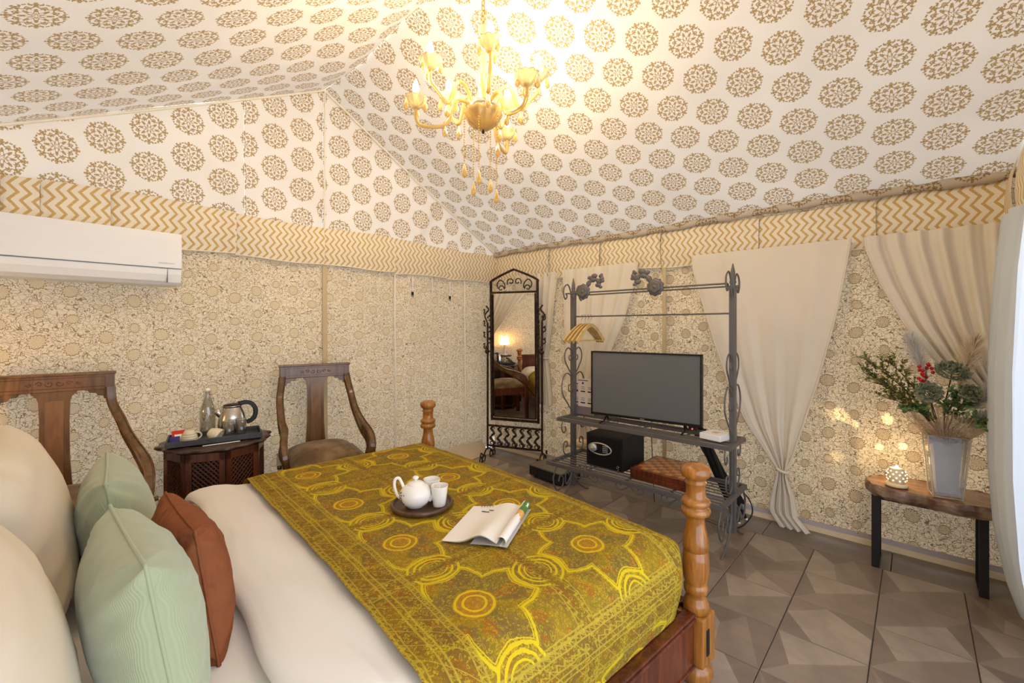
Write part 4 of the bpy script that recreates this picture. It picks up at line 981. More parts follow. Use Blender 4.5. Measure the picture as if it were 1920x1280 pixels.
def rosette(y, side):
    mb = MB(); ax = Matrix.Rotation(-PI / 2, 3, 'Y'); X0 = -.112
    mb.lathe([(.001, 0), (.052, 0), (.056, .004), (.050, .012), (.030, .010), (.022, .016), (.014, .014), (.008, .022), (.001, .024)], 36, (X0, y, 1.535), axis=ax, scal=lambda a, i: 1 + (.07 * math.cos(a * 10) if 1 <= i <= 4 else 0))
    mb.lathe([(.001, 0), (.040, .010), (.036, .018), (.024, .017)], 30, (X0, y, 1.535), axis=ax, scal=lambda a, i: 1 + .10 * math.cos(a * 6))
    r = obj('rosette', mb, IRON, rk)
    lf = MB(); P = spline([(X0, y + side * .03, 1.57), (X0, y + side * .055, 1.605), (X0, y + side * .10, 1.615), (X0, y + side * .135, 1.595), (X0, y + side * .15, 1.625), (X0, y + side * .135, 1.645)], 5)
    lf.tube(P, [.010 + .009 * abs(math.sin(i * .6)) for i in range(len(P))], 8, flat=.5)
    for k, (dy, dz, r0) in enumerate(((.09, 1.64, .022), (.12, 1.575, .020), (.055, 1.63, .018), (.155, 1.60, .014), (.14, 1.56, .013))): lf.sphere((X0 - .002, y + side * dy, dz), r0, 8, sc_=(.35, 1.2, .8))
    obj('acanthus_leaf', lf, IRON, r)
rosette(.955, -1); rosette(.42, 1)
# hangers bunched on the hanging rail
HW = wood('pale_hanger_wood', srgb(196, 160, 92), srgb(220, 188, 122), 8, .35)
hng = [('backmost', 0), ('second from the back', 1), ('third from the back', 2), ('frontmost', 3)]
for (wd_n, k) in hng:
    y = 1.83 - .026 * k; a = -.10 + .05 * k
    h = thing('clothes_hanger', 'pale wooden clothes hanger, ' + wd_n + ' of the four on the rack', 'hanger', (XP, y, 1.363), a, )
    obj('hook', MB().tube(spline([(-.010, 0, -.001), (-.006, 0, .009), (.006, 0, .0115), (.014, 0, .0), (.010, 0, -.014), (.0, 0, -.024), (0, 0, -.060)], 4), .002, 6), CHROME, h)
    ar = MB(); 
    for s in (-1, 1): ar.bar(spline([(0, 0, -.066), (s * .04, 0, -.074), (s * .10, 0, -.108), (s * .165, 0, -.156), (s * .195, 0, -.185)], 5), .026, .013, (0, 1, 0), widths=[.028] * 10 + [.03] * 8 + [.036] * 3)
    obj('shoulder', ar, HW, h); obj('trouser_bar', MB().tube([(-.17, 0, -.178), (.17, 0, -.178)], .0045, 8), HW, h)
# television
def at_tv(): pass
tvc = Vector(((2.665 + 2.745) / 2, (1.70 + .955) / 2, .624)); tva = math.atan2(.955 - 1.70, 2.745 - 2.665)
tv = thing('television', 'flat black television switched off on the upper rack shelf', 'television', tvc, tva)
WT, HT = .742, .446; z0 = .045
obj('tv_back', MB().box((0, .020, z0 + HT / 2), (WT, .030, HT), bev=.006).box((0, .045, z0 + .15), (WT * .6, .03, .22), bev=.01), BLACKM, tv)
bz = MB()
for (cx, cz, dx, dz) in ((0, z0 + HT - .005, WT, .010), (0, z0 + .008, WT, .016), (-WT / 2 + .005, z0 + HT / 2, .010, HT), (WT / 2 - .005, z0 + HT / 2, .010, HT)): bz.box((cx, .001, cz), (dx, .014, dz), bev=.001)
obj('bezel', bz, BLACK, tv)
SCR = M('tv_screen', .28, 0, .5).color(srgb(96, 98, 98)).m
obj('screen', MB().box((0, .0035, z0 + HT / 2 + .004), (WT - .018, .004, HT - .024)), SCR, tv)
for s in (-1, 1): obj('tv_foot', MB().tube([(s * .27, -.075, .004), (s * .27, 0, .010), (s * .26, .02, .05), (s * .27, .06, .010), (s * .27, .10, .004)], .006, 6), BLACK, tv)
obj('standby_light', MB().sphere((WT / 2 - .055, -.010, z0 - .012), .0045, 8), emit('red_standby', (1, .03, .03), 5), obj('standby_box', MB().box((WT / 2 - .055, .0, z0 - .010), (.05, .012, .016), bev=.002), BLACK, tv))
obj('badge', MB().box((0, -.0065, z0 + .008), (.03, .001, .004)), SILVER, tv)
# white set-top box
wb = thing('set_top_box', 'small white box with gold logo at the right of the upper shelf', 'box', (2.715, .868, .624), math.radians(-12))
obj('box_body', MB().box((0, 0, .019), (.14, .13, .036), bev=.006), WHITE, wb); obj('box_badge', MB().box((0, .0, .0375), (.045, .035, .001)), plain('gold_badge', srgb(206, 182, 130), .5).m, wb)
# info placard standing behind the television
pc = thing('info_placard', 'white printed instruction placard standing behind the television', 'placard', (2.80, 1.855, .624), -PI / 2 + .0)
obj('placard_sheet', MB().box((0, 0, .135), (.19, .004, .27)), plain('placard_paper', srgb(226, 214, 206), .5).m, pc); obj('placard_band', MB().box((0, -.0026, .030), (.19, .001, .06)), plain('placard_grey', srgb(128, 118, 124), .5).m, pc)
pk = MB()
for i in range(3):
    for j in range(2):
        pk.box((-.062 + .062 * i, -.0026, .088 + .085 * j), (.040, .001, .009))
for i in range(3):
    for j in range(2):
        for q in range(3): pk.box((-.062 + .062 * i, -.0026, .106 + .085 * j + .009 * q), (.034, .0006, .0022))
pk.box((0, -.0026, .256), (.09, .001, .005)).sphere((0.0, -.003, .236), .008, 8, sc_=(1, .1, 1))
obj('placard_print', pk, BLACKM, pc, kind='stuff')
# safe
sf = thing('safe', 'black electronic safe with oval silver keypad on the lower shelf', 'safe', (2.755, 1.555, .329), -PI / 2 + math.radians(0))
obj('safe_body', MB().box((0, .0, .11), (.285, .30, .22), bev=.004), BLACKM, sf); obj('safe_door', MB().box((0, -.153, .11), (.262, .010, .197), bev=.003), BLACK, sf)
ov = MB().tube([(-.03 + .088 * math.cos(a), -.160, .125 + .038 * math.sin(a)) for a in np.linspace(0, 2 * PI, 33)[:-1]], .0045, 8, closed=True, flat=1)
kp = obj('keypad_ring', ov, SILVER, sf)
kk = MB()
for i in range(3):
    for j in range(4): kk.box((.012 + .014 * (i - 1), -.1605, .147 - .013 * j), (.009, .004, .008), bev=.001)
obj('keypad_buttons', kk, SILVER, sf)
obj('turn_knob', MB().lathe([(.001, 0), (.028, 0), (.027, .012), (.022, .018), (.001, .020)], 24, (-.078, -.158, .128), axis=Matrix.Rotation(PI / 2, 3, 'X')).box((-.078, -.184, .128), (.030, .014, .008), bev=.002), SILVER, sf)
# keys hanging in the safe's lower right edge
obj('key', MB().tube([(.112 + .008 * math.cos(a), -.170, .030 + .008 * math.sin(a)) for a in np.linspace(0, 2 * PI, 13)[:-1]], .0018, 5, closed=True).box((.112, -.168, .010), (.006, .003, .024)).box((.118, -.170, .006), (.005, .003, .022), bev=.001), CHROME, sf)
# chess box
cb = thing('chess_box', 'brown wooden folding chess box with chequered lid on the lower shelf', 'box', (2.715, 1.145, .329), -PI / 2 + math.radians(-2))
CHW = wood('chess_dark', srgb(112, 58, 22), srgb(140, 80, 34), 6, .3); CHL = wood('chess_light', srgb(176, 112, 44), srgb(196, 134, 62), 6, .3)
obj('box_case', MB().box((0, 0, .018), (.36, .36, .034), bev=.003).box((0, 0, .052), (.362, .362, .030), bev=.003).box((0, 0, .036), (.352, .352, .006)), ROSE, cb)
sqm = [mesh('chess_square', MB().box((0, 0, 0), (.0395, .0395, .003)), m_) for m_ in (CHW, CHL)]
for i in range(8):
    for j in range(8): obj('chess_square', sqm[(i + j) % 2], None, cb, (-.14 + .04 * i, -.14 + .04 * j, .0675))
# folded luggage stand with white-tipped legs leaning behind the rack
lgg = thing('folded_stand', 'black folded stand with white tipped legs leaning below the shelf', 'stand', (3.09, .93, 0), 0)
for k, (p, q) in enumerate((((-.16, .16, .70), (.04, -.04, .03)), ((-.10, .16, .68), (.09, -.10, .02)), ((-.165, .08, .62), (.0, -.08, .02)))):
    P, Q = Vector(p), Vector(q); obj('stand_leg', MB().tube([P, P.lerp(Q, .5), Q], [.020 - .003 * k, .019 - .003 * k, .010], 8), BLACKM, lgg)
    obj('leg_tip', MB().tube([Q, Q + (Q - P).normalized() * .018], .009, 8), PORC, lgg, label='white rubber tip')
obj('stand_fabric', MB().grid(lambda u, v: (lerp(-.20, .03, v) + .03 * u, lerp(.16, -.04, v) - .05 * u + .02 * math.sin(v * 5), lerp(.66, .12, v)), 8, 14), BLACKM, lgg)
# black vented amplifier on the floor, with grey lid
am = thing('vented_box', 'black vented box with a grey lid on the floor left of the rack', 'box', (2.95, 2.24, 0), -PI / 2 + math.radians(-6))
obj('box_body', MB().box((0, 0, .066), (.36, .24, .080), bev=.004), BLACKM, am); obj('box_lid', MB().box((0, -.005, .110), (.375, .235, .012), bev=.003), plain('lid_grey', srgb(120, 112, 104), .35, .3).m, am)
vt = MB()
for k in range(12): vt.box((-.13 + .022 * k, -.122, .066), (.006, .004, .045))
obj('vent_slats', vt, plain('slat_grey', srgb(46, 48, 50), .5).m, am)
for sx in (-1, 1):
    for sy in (-1, 1): obj('foot', MB().lathe([(.001, 0), (.014, 0), (.014, .027), (.001, .027)], 10, (sx * .14, sy * .08, 0)), BLACKM, am)
# rolled white cloth behind the rack
tag(obj('rolled_cloth', MB().tube(spline([(3.06, 2.20, .30), (3.02, 1.98, .335), (3.0, 1.80, .38)], 6), .034, 12), cotton('rolled_white', srgb(226, 208, 180), 9, .2), None), 'white cloth roll poking out beside the safe', 'roll')
# cables
tag(obj('power_cable', MB().tube(spline([(2.96, .84, .28), (3.02, .78, .22), (3.02, .75, .13), (2.98, .79, .05), (2.96, .86, .008), (2.96, .9, .006), (3.0, 1.1, .006)], 6), .004, 6), BLACKM, None), 'black power cable looping down at the right foot of the rack', 'cable')
tag(obj('television_cable', MB().tube(spline([(2.90, 1.36, .66), (2.93, 1.37, .55), (2.95, 1.375, .40), (2.98, 1.38, .2), (3.02, 1.39, .02)], 6), .003, 6), BLACKM, None), 'thin black cable hanging down behind the shelves below the television', 'cable')
# ============================================================ LOG BENCH, VASE, LIGHT HOLDER
LOGT = wood('log_slab_top', srgb(104, 66, 44), srgb(150, 104, 70), 4, .22, (1, .25, 1)); BARK = mnoise('log_bark_edge', srgb(92, 62, 46), srgb(150, 124, 104), 14, .3, .5, .6).m
lb = thing('log_bench', 'live edge log slab bench on black metal legs against the right wall', 'bench', (3.115, -.04, 0))
out = [(-.155, .10), (-.13, .19), (-.08, .235), (-.01, .25), (.06, .235), (.11, .19), (.135, .10), (.145, -.02), (.13, -.14), (.10, -.26), (.02, -.31), (-.06, -.30), (-.12, -.26), (-.165, -.18), (-.175, -.08), (-.15, .02)]
def slab(z0, z1, mb, mi, jit):
    pass
sm_ = spline([(x, y, 0) for x, y in out] + [(out[0][0], out[0][1], 0)], 4)[:-1]; N_ = len(sm_); mbs = MB(); vs = []
lev = [(.390, .93), (.405, .985), (.425, 1.0), (.442, .985), (.450, .96)]
for z, s_ in lev:
    for i, p in enumerate(sm_): k = s_ * (1 + .012 * math.sin(i * 2.3) + .008 * math.sin(i * 5.1 + z * 90)); vs.append((p.x * k, p.y * k, z + .003 * math.sin(i * 1.7)))
fs = [(l * N_ + i, l * N_ + (i + 1) % N_, (l + 1) * N_ + (i + 1) % N_, (l + 1) * N_ + i) for l in range(4) for i in range(N_)]
mbs.add(vs, fs, 0, None, False); mbs.add(vs[:N_], [tuple(reversed(range(N_)))], 0)
ls = obj('bark_edge', mbs, BARK, lb); tpm = MB().add([(x, y, .4495 + 0 * z) for x, y, z in vs[-N_:]], [tuple(range(N_))]); tpm.add([(x, y, z) for x, y, z in vs[-N_:]] + [(x, y, .4495) for x, y, z in vs[-N_:]], [(i, (i + 1) % N_, N_ + (i + 1) % N_, N_ + i) for i in range(N_)])
obj('slab_top', tpm, LOGT, lb)
for y in (.20, -.195):
    f_ = MB(); x0, x1 = -.085, .085
    for (cx, cz, dx, dz) in ((x0, .195, .022, .39), (x1, .195, .022, .39), (0, .010, .19, .020), (0, .380, .19, .020)): f_.box((cx, y, cz), (dx, .032, dz))
    obj('leg_frame', f_, BLACKM, lb)
obj('apron_bar', MB().box((-.085, 0, .380), (.02, .40, .016)).box((.085, 0, .380), (.02, .40, .016)), BLACKM, lb)
# vase
vc = Vector((3.03, -.105, .4535)); va = math.radians(8)
vz = thing('glass_vase', 'square clear glass vase holding flowers on the log bench', 'vase', vc, va)
def sq(z, a): return [(-a, -a, z), (a, -a, z), (a, a, z), (-a, a, z)]
def sqtube(mb, lv, mi=0, flip=False):
    v = [p for z, a in lv for p in sq(z, a)]; f_ = [(l * 4 + i, l * 4 + (i + 1) % 4, (l + 1) * 4 + (i + 1) % 4, (l + 1) * 4 + i) for l in range(len(lv) - 1) for i in range(4)]
    mb.add(v, f_, mi); return mb
gv = MB(); sqtube(gv, [(0, .052), (.30, .074)]); sqtube(gv, [(.30, .068), (.020, .046)]); gv.add(sq(0, .052), [(3, 2, 1, 0)]); gv.add(sq(.020, .046), [(0, 1, 2, 3)]); gv.add(sq(.30, .074) + sq(.30, .068), [(i, (i + 1) % 4, 4 + (i + 1) % 4, 4 + i) for i in range(4)])
obj('vase_wall', gv, GLASS, vz)
eg = MB()
for sx in (-1, 1):
    for sy in (-1, 1): eg.tube([(sx * .052, sy * .052, .0), (sx * .074, sy * .074, .30)], .0035, 6)
for z, a in ((.003, .052), (.30, .072)):
    eg.tube([Vector(p) for p in sq(z, a)], .003, 6, closed=True)
obj('thick_edge', eg, glass('glass_edge_thick', srgb(235, 228, 226), .08, .6), vz)
lin = MB(); sqtube(lin, [(.022, .036), (.27, .052)]); lin.add(sq(.27, .052), [(0, 1, 2, 3)]); lin.add(sq(.022, .036), [(3, 2, 1, 0)])
obj('vase_liner', lin, mnoise('frosted_liner', srgb(206, 194, 192), srgb(222, 212, 210), 6, .7).m, vz)
# mesh wrap around the stems
BUR = cotton('net_wrap', srgb(196, 166, 132), 60, .5, .3)
netm = M('gauze_net', .9, 0, .1); q_ = netm.coord('UV'); u_, v_, _ = netm.sep(q_); hole = ((u_ * 46).fract() < .26).max((v_ * 20).fract() < .26); netm.color(srgb(190, 164, 134)); netm.link(hole * .45 + .12, 'Alpha')
FB = vc + Vector((0, 0, .27)); bq = Vector((3.03, -.105, .73))
wr_ = thing('net_wrap', 'beige net gauze wrapped round the flower stems above the vase', 'gauze', FB)
for k, (n0, sg) in enumerate(((0, 1), (1, -1))):
    obj('gauze', MB().grid(lambda u, v: ((.04 + v * (.085 + .05 * max(0, math.sin(u * 2 * PI * 2 + 1 + n0)))) * math.cos(u * 2 * PI) + 0, (.04 + v * (.095 + .06 * max(0, math.sin(u * 2 * PI * 3 + n0)))) * math.sin(u * 2 * PI), v * (.15 + .03 * math.sin(u * 2 * PI * 4 + n0)) - .02), 48, 8), netm.m, wr_)
wsp = MB(); RR_ = random.Random(5)
for k in range(200):
    a = RR_.uniform(0, 2 * PI); r = RR_.uniform(0, .05); p = Vector((r * math.cos(a), r * math.sin(a), -.01)); pts = [p]
    d = Vector((RR_.uniform(-1, 1), RR_.uniform(-1, 1), RR_.uniform(.3, 1.2))).normalized()
    for _ in range(6): d = (d + Vector((RR_.uniform(-.5, .5), RR_.uniform(-.5, .5), RR_.uniform(-.4, .4)))).normalized(); p = p + d * .016; pts.append(p)
    wsp.tube(pts, .0008, 3, cap=False)
obj('fibre', wsp, BUR, wr_, kind='stuff')
# ------- flowers
def leafmat(nm, a, b, sc_=30): return mnoise(nm, a, b, sc_, .55, .3).m
LG1, LG2, LG3 = leafmat('boxwood_green', srgb(92, 104, 40), srgb(150, 144, 76)), leafmat('eucalyptus_green', srgb(84, 116, 70), srgb(140, 164, 104)), leafmat('succulent_dark_green', srgb(78, 88, 62), srgb(168, 170, 142), 90)
STEM = plain('brown_stem', srgb(84, 60, 36), .7).m; PAM = plain('dusty_grey_plume', srgb(216, 212, 208), .9).m; PAMB = plain('beige_plume', srgb(226, 208, 184), .9).m; REDB = plain('red_berry', srgb(190, 20, 24), .25).m
def leaf(mb, p, d, n, L, W_, mi=0, bend=.3):
    d = d.normalized(); s_ = d.cross(n); s_ = s_.normalized() if s_.length > 1e-4 else Vector((1, 0, 0)); n = s_.cross(d)
    P = [p, p + d * L * .35 + s_ * W_ / 2 + n * L * .04, p + d * L * .75 + s_ * W_ * .38 - n * L * bend * .3, p + d * L - n * L * bend, p + d * L * .75 - s_ * W_ * .38 - n * L * bend * .3, p + d * L * .35 - s_ * W_ / 2 + n * L * .04, p + d * L * .5 - n * L * .1]
    mb.add(P, [(0, 1, 6), (1, 2, 6), (2, 3, 6), (3, 4, 6), (4, 5, 6), (5, 0, 6)], mi, None, True)
def spray(name, label, cat, tip, base, nbr, nleaf, L, W_, mat, seed, spread_=.05, side=None):
    """tip and base in world; a branching sprig with many small leaves"""
    R = random.Random(seed); t = thing(name, label, cat, base); tip = Vector(tip) - Vector(base); st_ = MB(); lf = MB()
    axis = spline([(0, 0, 0), tip * .35 + Vector((0, 0, .05)), tip * .75 + Vector((0, 0, .03)), tip], 8)
    st_.tube(axis, [.003 * (1 - .6 * i / len(axis)) for i in range(len(axis))], 5)
    for b in range(nbr):
        i = int(lerp(len(axis) * .3, len(axis) - 1, b / max(1, nbr - 1))); p = Vector(axis[i]); d = (tip.normalized() + Vector((R.uniform(-1, 1), R.uniform(-1, 1), R.uniform(-.6, 1))) * .9).normalized(); pts = [p]
        LL = spread_ * R.uniform(.6, 1.4)
        for _ in range(5): d = (d + Vector((R.uniform(-.3, .3), R.uniform(-.3, .3), R.uniform(-.2, .3)))).normalized(); p = p + d * LL / 5; pts.append(p)
        st_.tube(pts, .0012, 4, cap=False)
        for k in range(nleaf):
            q = pts[1 + int(k / nleaf * (len(pts) - 1))] + Vector((R.uniform(-1, 1), R.uniform(-1, 1), R.uniform(-1, 1))) * .004
            dd = (d + Vector((R.uniform(-1, 1), R.uniform(-1, 1), R.uniform(-.6, .9))) * 1.2); leaf(lf, q, dd, Vector((R.uniform(-.5, .5), R.uniform(-.5, .5), 1)), L * R.uniform(.7, 1.2), W_ * R.uniform(.8, 1.2))
    obj('stem', st_, STEM, t); obj('foliage', lf, mat, t, kind='stuff'); return t
BS = (3.03, -.09, .74)
SB = [((2.995, .185, 1.10), 1, 'topmost olive leaved sprig reaching left above the bench'), ((3.00, .20, 1.035), 2, 'olive leaved sprig reaching furthest left, just below the top one'), ((2.99, .15, .99), 3, 'olive leaved sprig in the middle of the left side'), ((3.0, .10, 1.10), 6, 'short olive leaved sprig rising beside the red berries'), ((3.0, .11, .91), 4, 'lowest olive leaved sprig on the left side of the flowers')]
for tip, sd, lab in SB: spray('leafy_sprig', lab, 'branch', tip, BS, 20, 9, .020, .011, LG1, sd, .065)
for tip, sd, lab in (((2.98, .04, .86), 11, 'green round leaved sprig low on the left above the vase'), ((2.96, -.14, .95), 12, 'green round leaved sprig in the centre above the vase'), ((2.97, -.20, .93), 13, 'green round leaved sprig right of centre in the vase'), ((2.95, -.24, .82), 14, 'green round leaved sprig drooping at the lower right')):
    spray('eucalyptus_sprig', lab, 'branch', tip, (3.02, -.10, .74), 17, 8, .022, .020, LG2, sd, .045)
def rosette_flower(c, r, tilt, label, seed):
    t = thing('succulent_flower', label, 'flower', c); R = random.Random(seed); pt_ = MB(); A = Matrix.Rotation(tilt[0], 3, 'X') @ Matrix.Rotation(tilt[1], 3, 'Y')
    for ring in range(5):
        n = 4 + ring * 2; rr = r * (.12 + .19 * ring); el = math.radians(78 - ring * 17)
        for k in range(n):
            a = 2 * PI * k / n + ring * .7; d = Vector((math.cos(a) * math.cos(el), math.sin(a) * math.cos(el), math.sin(el))); p = Vector((math.cos(a), math.sin(a), 0)) * rr * .6 + Vector((0, 0, .006 * (4 - ring) * .5))
            leaf(pt_, A @ p, A @ d, A @ (Vector((0, 0, 1))), r * .62, r * .52, 0, -.25)
    obj('petals', pt_, LG3, t, kind='stuff')
    rim = MB()
    P0 = Vector(c); B0 = Vector((3.03, -.10, .74))
    obj('stem', MB().tube([(0, 0, -.002), (B0 - P0) * .5 + Vector((.01, .01, 0)), (B0 - P0)], .0028, 6), STEM, t); return t
rosette_flower((2.955, -.125, 1.065), .066, (.25, -.6), 'large dark green succulent flower at the top of the bouquet', 1)
rosette_flower((2.93, -.045, .965), .052, (.1, -1.2), 'dark green succulent flower in the middle, below the red berries', 2)
rosette_flower((2.94, -.185, .975), .040, (-.1, -1.35), 'small dark green succulent flower at the right of the bouquet', 3)
be = thing('berry_sprig', 'sprig of bright red berries standing up in the bouquet', 'berries', (2.975, -.035, 1.02)); Rb = random.Random(3)
obj('stem', MB().tube([(0, 0, .07), (0, 0, -.02), (.05, -.06, -.28)], .002, 5), STEM, be)
bmsh = mesh('berry', MB().sphere((0, 0, 0), .0085, 10), REDB)
for k in range(16): obj('berry', bmsh, None, be, (Rb.uniform(-.016, .016), Rb.uniform(-.026, .026), -.01 + .006 * k + Rb.uniform(-.004, .004)))
def plume(base, tip, mat, label, seed, wdt=.05, n=900):
    t = thing('feather_plume', label, 'plume', base); R = random.Random(seed); mb = MB(); tip = Vector(tip) - Vector(base); ax = spline([(0, 0, 0), tip * .5 + Vector((0, 0, .04)), tip], 12)
    st_ = MB().tube(ax, .0015, 4)
    for k in range(n):
        i = R.randint(int(len(ax) * .42), len(ax) - 2); p = Vector(ax[i]); f_ = (i / len(ax) - .42) / .58; L = wdt * (.35 + 1.1 * math.sin(PI * min(1, f_ * .9 + .1)))
        d = (tip.normalized() * .8 + Vector((R.uniform(-1, 1), R.uniform(-1, 1), R.uniform(-1, 1))) * .9).normalized(); q = p + d * L * .5; e = q + (d + tip.normalized() * .3 + Vector((0, 0, -.15))).normalized() * L * .5
        s_ = d.cross(Vector((R.uniform(-1, 1), R.uniform(-1, 1), 1))).normalized() * .0012
        mb.add([p - s_, p + s_, q + s_, q - s_, e], [(0, 1, 2, 3), (3, 2, 4)], 0)
    obj('stem', st_, STEM, t); obj('bristles', mb, mat, t, kind='stuff')
plume((3.05, -.09, .74), (3.12, .03, 1.25), PAM, 'grey feathery plume rising behind the red berries', 1, .055)
plume((3.05, -.11, .74), (3.10, -.22, 1.24), PAMB, 'beige feathery plume at the top right behind the bouquet', 2, .065)
plume((3.05, -.12, .74), (3.0, -.29, 1.00), PAM, 'pale grey feathery plume leaning right towards the white drape', 3, .06)
plume((3.03, -.12, .74), (2.97, -.28, .86), PAM, 'pale grey wispy plume low on the right of the bouquet', 4, .05)
# light holder
GLOW = emit('lit_hole', (1, .80, .48), 5); HOLD = plain('cream_ceramic', srgb(232, 214, 178), .35).m
lh = thing('light_holder', 'round perforated cream light holder glowing on the log bench', 'lamp', (3.045, .075, .4535))
obj('holder_base', MB().lathe([(.001, 0), (.046, 0), (.048, .006), (.044, .014), (.034, .018), (.001, .018)], 28), HOLD, lh)
obj('holder_shade', MB().lathe([(.030, .018), (.038, .030), (.0405, .050), (.038, .072), (.032, .086), (.030, .090), (.020, .092)], 28), HOLD, lh)
hh = MB()
for j, z in enumerate((.034, .050, .066, .080)):
    r = (.0392, .0408, .0392, .0352)[j]
    for k in range(9):
        a = 2 * PI * (k + .5 * (j % 2)) / 9; hh.sphere((r * math.cos(a), r * math.sin(a), z), .0030, 8, sc_=(1, 1, 1))
obj('lit_hole', hh, GLOW, lh, kind='stuff')
obj('bulb', MB().sphere((0, 0, .100), .007, 8), GLOW, lh)
# beams escaping from the holes: small real spots throwing patches on the cloth wall
for (y, z, e) in ((.288, .72, 1.6), (.115, .72, 1.2), (.06, .60, .9), (.145, .585, .8), (-.10, .56, .6), (.33, .50, .5), (.36, .735, .8)):
    P = Vector((3.10, .08, .56)); Q = Vector((3.27, y, z)); d = (Q - P).normalized()
    l_ = lamp('holder_beam', 'SPOT', P + d * .02, e * 6, (1, .78, .42), .002, None, spot_size=math.radians(13), spot_blend=.7); l_.rotation_euler = d.to_track_quat('-Z', 'Y').to_euler(); l_.parent = None
lamp('holder_glow', 'POINT', (3.12, .09, .57), 1.2, (1, .76, .42), .02)

# ============================================================ CHANDELIER
ch = thing('chandelier', 'amber glass chandelier with candle bulbs hanging from the ridge', 'chandelier', (CH[0], CH[1], 2.315)); ch.scale = (1.08, 1.08, 1.08)
obj('ceiling_hook', MB().lathe([(.001, .87), (.03, .87), (.035, .85), (.012, .83), (.001, .83)], 16), CHROME, ch)
chn = MB()
for k in range(19):
    z = .40 + k * .024
    chn.tube([((.008 * math.cos(a)) * (1 if k % 2 else 0), (.008 * math.cos(a)) * (0 if k % 2 else 1), z + .015 * math.sin(a)) for a in np.linspace(0, 2 * PI, 11)[:-1]], .0022, 5, closed=True)
GOLD = plain('gilt_metal', srgb(206, 160, 70), .25, 1).m
obj('chain', chn, GOLD, ch); obj('cord', MB().tube([(.006, .004, .38), (.010, -.002, .60), (.004, .004, .84)], .003, 5), plain('gold_cord', srgb(214, 182, 110), .6).m, ch)
obj('column', MB().lathe([(.001, .40), (.012, .40), (.020, .375), (.014, .35), (.022, .32), (.030, .29), (.020, .25), (.013, .22), (.026, .18), (.032, .14), (.018, .10), (.014, .06), (.03, .03), (.034, .02), (.001, .0)], 20), AMBER, ch)
fl12 = lambda a, i: 1 + (.05 * math.cos(a * 12) if i >= 3 else .02 * math.cos(a * 12))
obj('bowl', MB().lathe([(.001, -.072), (.030, -.068), (.062, -.045), (.080, -.012), (.088, .006), (.080, .008), (.074, -.010), (.055, -.040), (.001, -.060)], 48, scal=lambda a, i: 1 + .05 * math.cos(a * 12) * (1 if 2 <= i <= 6 else .2)), AMBER, ch)
obj('bowl_finial', MB().lathe([(.001, -.092), (.005, -.088), (.006, -.080), (.003, -.074), (.004, -.066)], 10), BLACKIRON, ch)
obj('arm_plate', MB().lathe([(.001, .008), (.060, .008), (.068, .014), (.068, .034), (.060, .042), (.001, .044)], 28), CHROME, ch)
BULB = emit('candle_bulb', (1, .82, .50), 150); PALEG = glass('pale_yellow_glass', srgb(255, 240, 196), .25, .6)
cupm = mesh('bobeche', MB().lathe([(.001, 0), (.016, 0), (.024, .008), (.036, .022), (.044, .040), (.050, .046), (.044, .044), (.033, .026), (.014, .010), (.001, .008)], 40, scal=lambda a, i: 1 + (.09 * math.cos(a * 10) if 3 <= i <= 7 else 0)), PALEG)
canm = mesh('candle_tube', MB().lathe([(.011, .008), (.011, .060), (.009, .064), (.001, .064)], 14), plain('candle_ivory', srgb(250, 236, 200), .5).m)
bulm = mesh('bulb', MB().lathe([(.006, .062), (.012, .072), (.0145, .086), (.012, .102), (.006, .118), (.001, .128)], 14), BULB)
def drop_mesh(nm, s): return mesh(nm, MB().lathe([(.001, 0), (.004 * s, -.006 * s), (.010 * s, -.028 * s), (.0125 * s, -.040 * s), (.010 * s, -.050 * s), (.001, -.058 * s)], 8), AMBERG)
AMBERG = glass('amber_crystal', srgb(246, 210, 120), .05, .7)
drm = drop_mesh('pendant', 1.0); drm2 = drop_mesh('pendant', 1.15)
beadm = MB()
for k in range(3): pass
def strand(parent, p0, L, seed=0, loc=True):
    mb = MB(); n = int(L / .0115)
    for k in range(n): mb.sphere((p0[0], p0[1], p0[2] - k * .0115), .0042, 6)
    s_ = obj('bead_strand', mb, AMBERG, parent); obj('pendant', drm2, None, s_, (p0[0], p0[1], p0[2] - n * .0115)); return s_
RC = .285; CB = math.atan2(-CH[1], -CH[0])
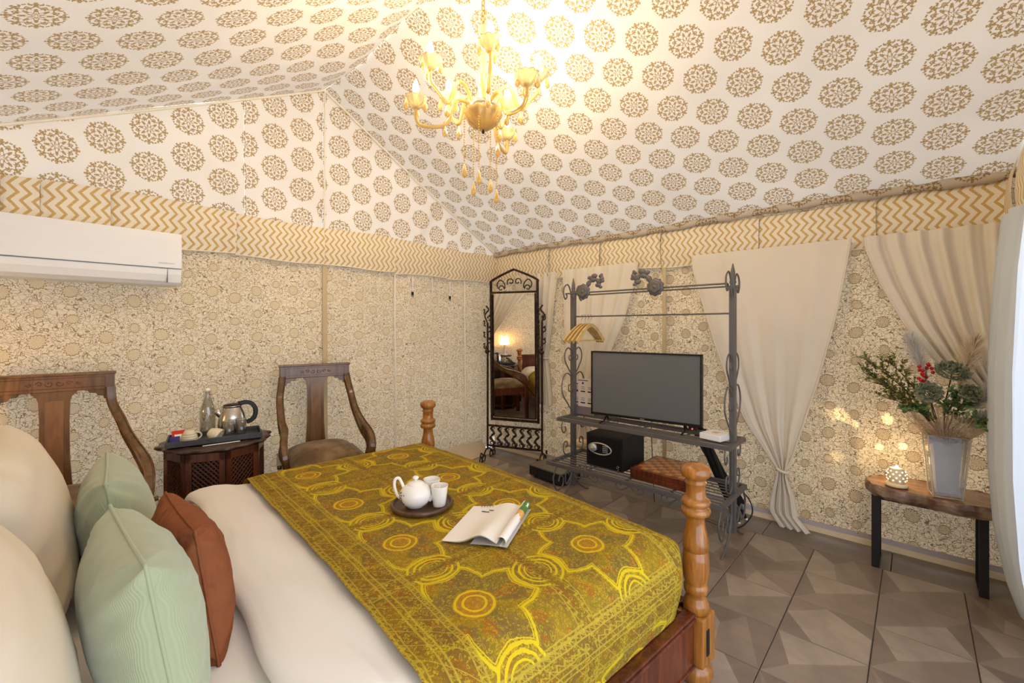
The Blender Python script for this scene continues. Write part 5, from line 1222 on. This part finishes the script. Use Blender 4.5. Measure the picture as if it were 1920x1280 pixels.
for k in range(8):
    up_ = k < 5
    a = CB + (2 * PI * k / 5 + .12 if up_ else 2 * PI * (k - 5) / 3 + .62); R_ = .245 if up_ else .295; zc = .125 if up_ else .0
    c, s = math.cos(a), math.sin(a)
    P = spline([(.05, 0, .028), (.085, 0, .050 + (.05 if up_ else .0)), (.125, 0, .050 + (.055 if up_ else -.01)), (.165, 0, .0 + (.01 if up_ else -.06)), (R_ - .03, 0, zc - .075), (R_ - .002, 0, zc - .045), (R_, 0, zc)], 5)
    ar = obj('arm', MB().tube([(x * c, x * s, z) for x, _, z in P], .0085, 8), AMBER, ch)
    bo = obj('bobeche', cupm, None, ar, (R_ * c, R_ * s, zc)); 
    obj('candle_tube', canm, None, ar, (R_ * c, R_ * s, zc)); obj('bulb', bulm, None, ar, (R_ * c, R_ * s, zc))
    lt = lamp('candle_light', 'POINT', (R_ * c, R_ * s, zc + .15), 3.0, WARM, .02); lt.parent = ch
    for q in range(3):
        b_ = a + 2 * PI * q / 3 + .5; obj('pendant', drm, None, ar, (R_ * c + .046 * math.cos(b_), R_ * s + .046 * math.sin(b_), zc + .036))
    obj('pendant', drm, None, ar, (.17 * c, .17 * s, (.0 if up_ else -.06)))
for k, (a, r, L) in enumerate(((.4, .085, .23), (1.5, .07, .26), (2.6, .085, .20), (3.7, .075, .25), (4.8, .085, .12), (5.6, .06, .30))): strand(ch, (r * math.cos(a), r * math.sin(a), -.035), L)

# ============================================================ HEAD END (seen in the mirror)
pt_ = thing('pedestal_table', 'small dark pedestal table with a lamp, seen only in the mirror', 'table', (-.485, 2.87, 0))
obj('table_top', MB().lathe([(.001, .64), (.115, .64), (.12, .65), (.118, .66), (.001, .66)], 32), DARKW, pt_)
obj('pedestal', MB().lathe([(.02, .64), (.03, .60), (.022, .55), (.045, .48), (.05, .42), (.025, .36), (.035, .30), (.04, .24), (.05, .18), (.001, .16)], 20), DARKW, pt_)
for k in range(3): a = 2 * PI * k / 3; obj('leg', MB().tube(spline([(.03 * math.cos(a), .03 * math.sin(a), .20), (.10 * math.cos(a), .10 * math.sin(a), .17), (.11 * math.cos(a), .11 * math.sin(a), .06), (.118 * math.cos(a), .118 * math.sin(a), .015)], 5), .015, 8), DARKW, pt_)
tl = thing('table_lamp', 'lit table lamp with white shade, seen in the mirror', 'lamp', (-.485, 2.87, .6615))
obj('lamp_base', MB().lathe([(.001, 0), (.05, 0), (.05, .012), (.015, .03), (.012, .06), (.025, .09), (.012, .12), (.010, .20), (.001, .20)], 20), PORC, tl)
SHD = M('lamp_shade_cloth', .8); SHD.color(srgb(250, 240, 220)); SHD.translucent(.5, srgb(250, 236, 210))
obj('lamp_shade', MB().lathe([(.085, .19), (.06, .33)], 28).lathe([(.058, .33), (.083, .19)], 28), SHD.m, tl)
l_ = lamp('lamp_bulb', 'POINT', (-.485, 2.87, .92), 40, (1, .85, .62), .02)
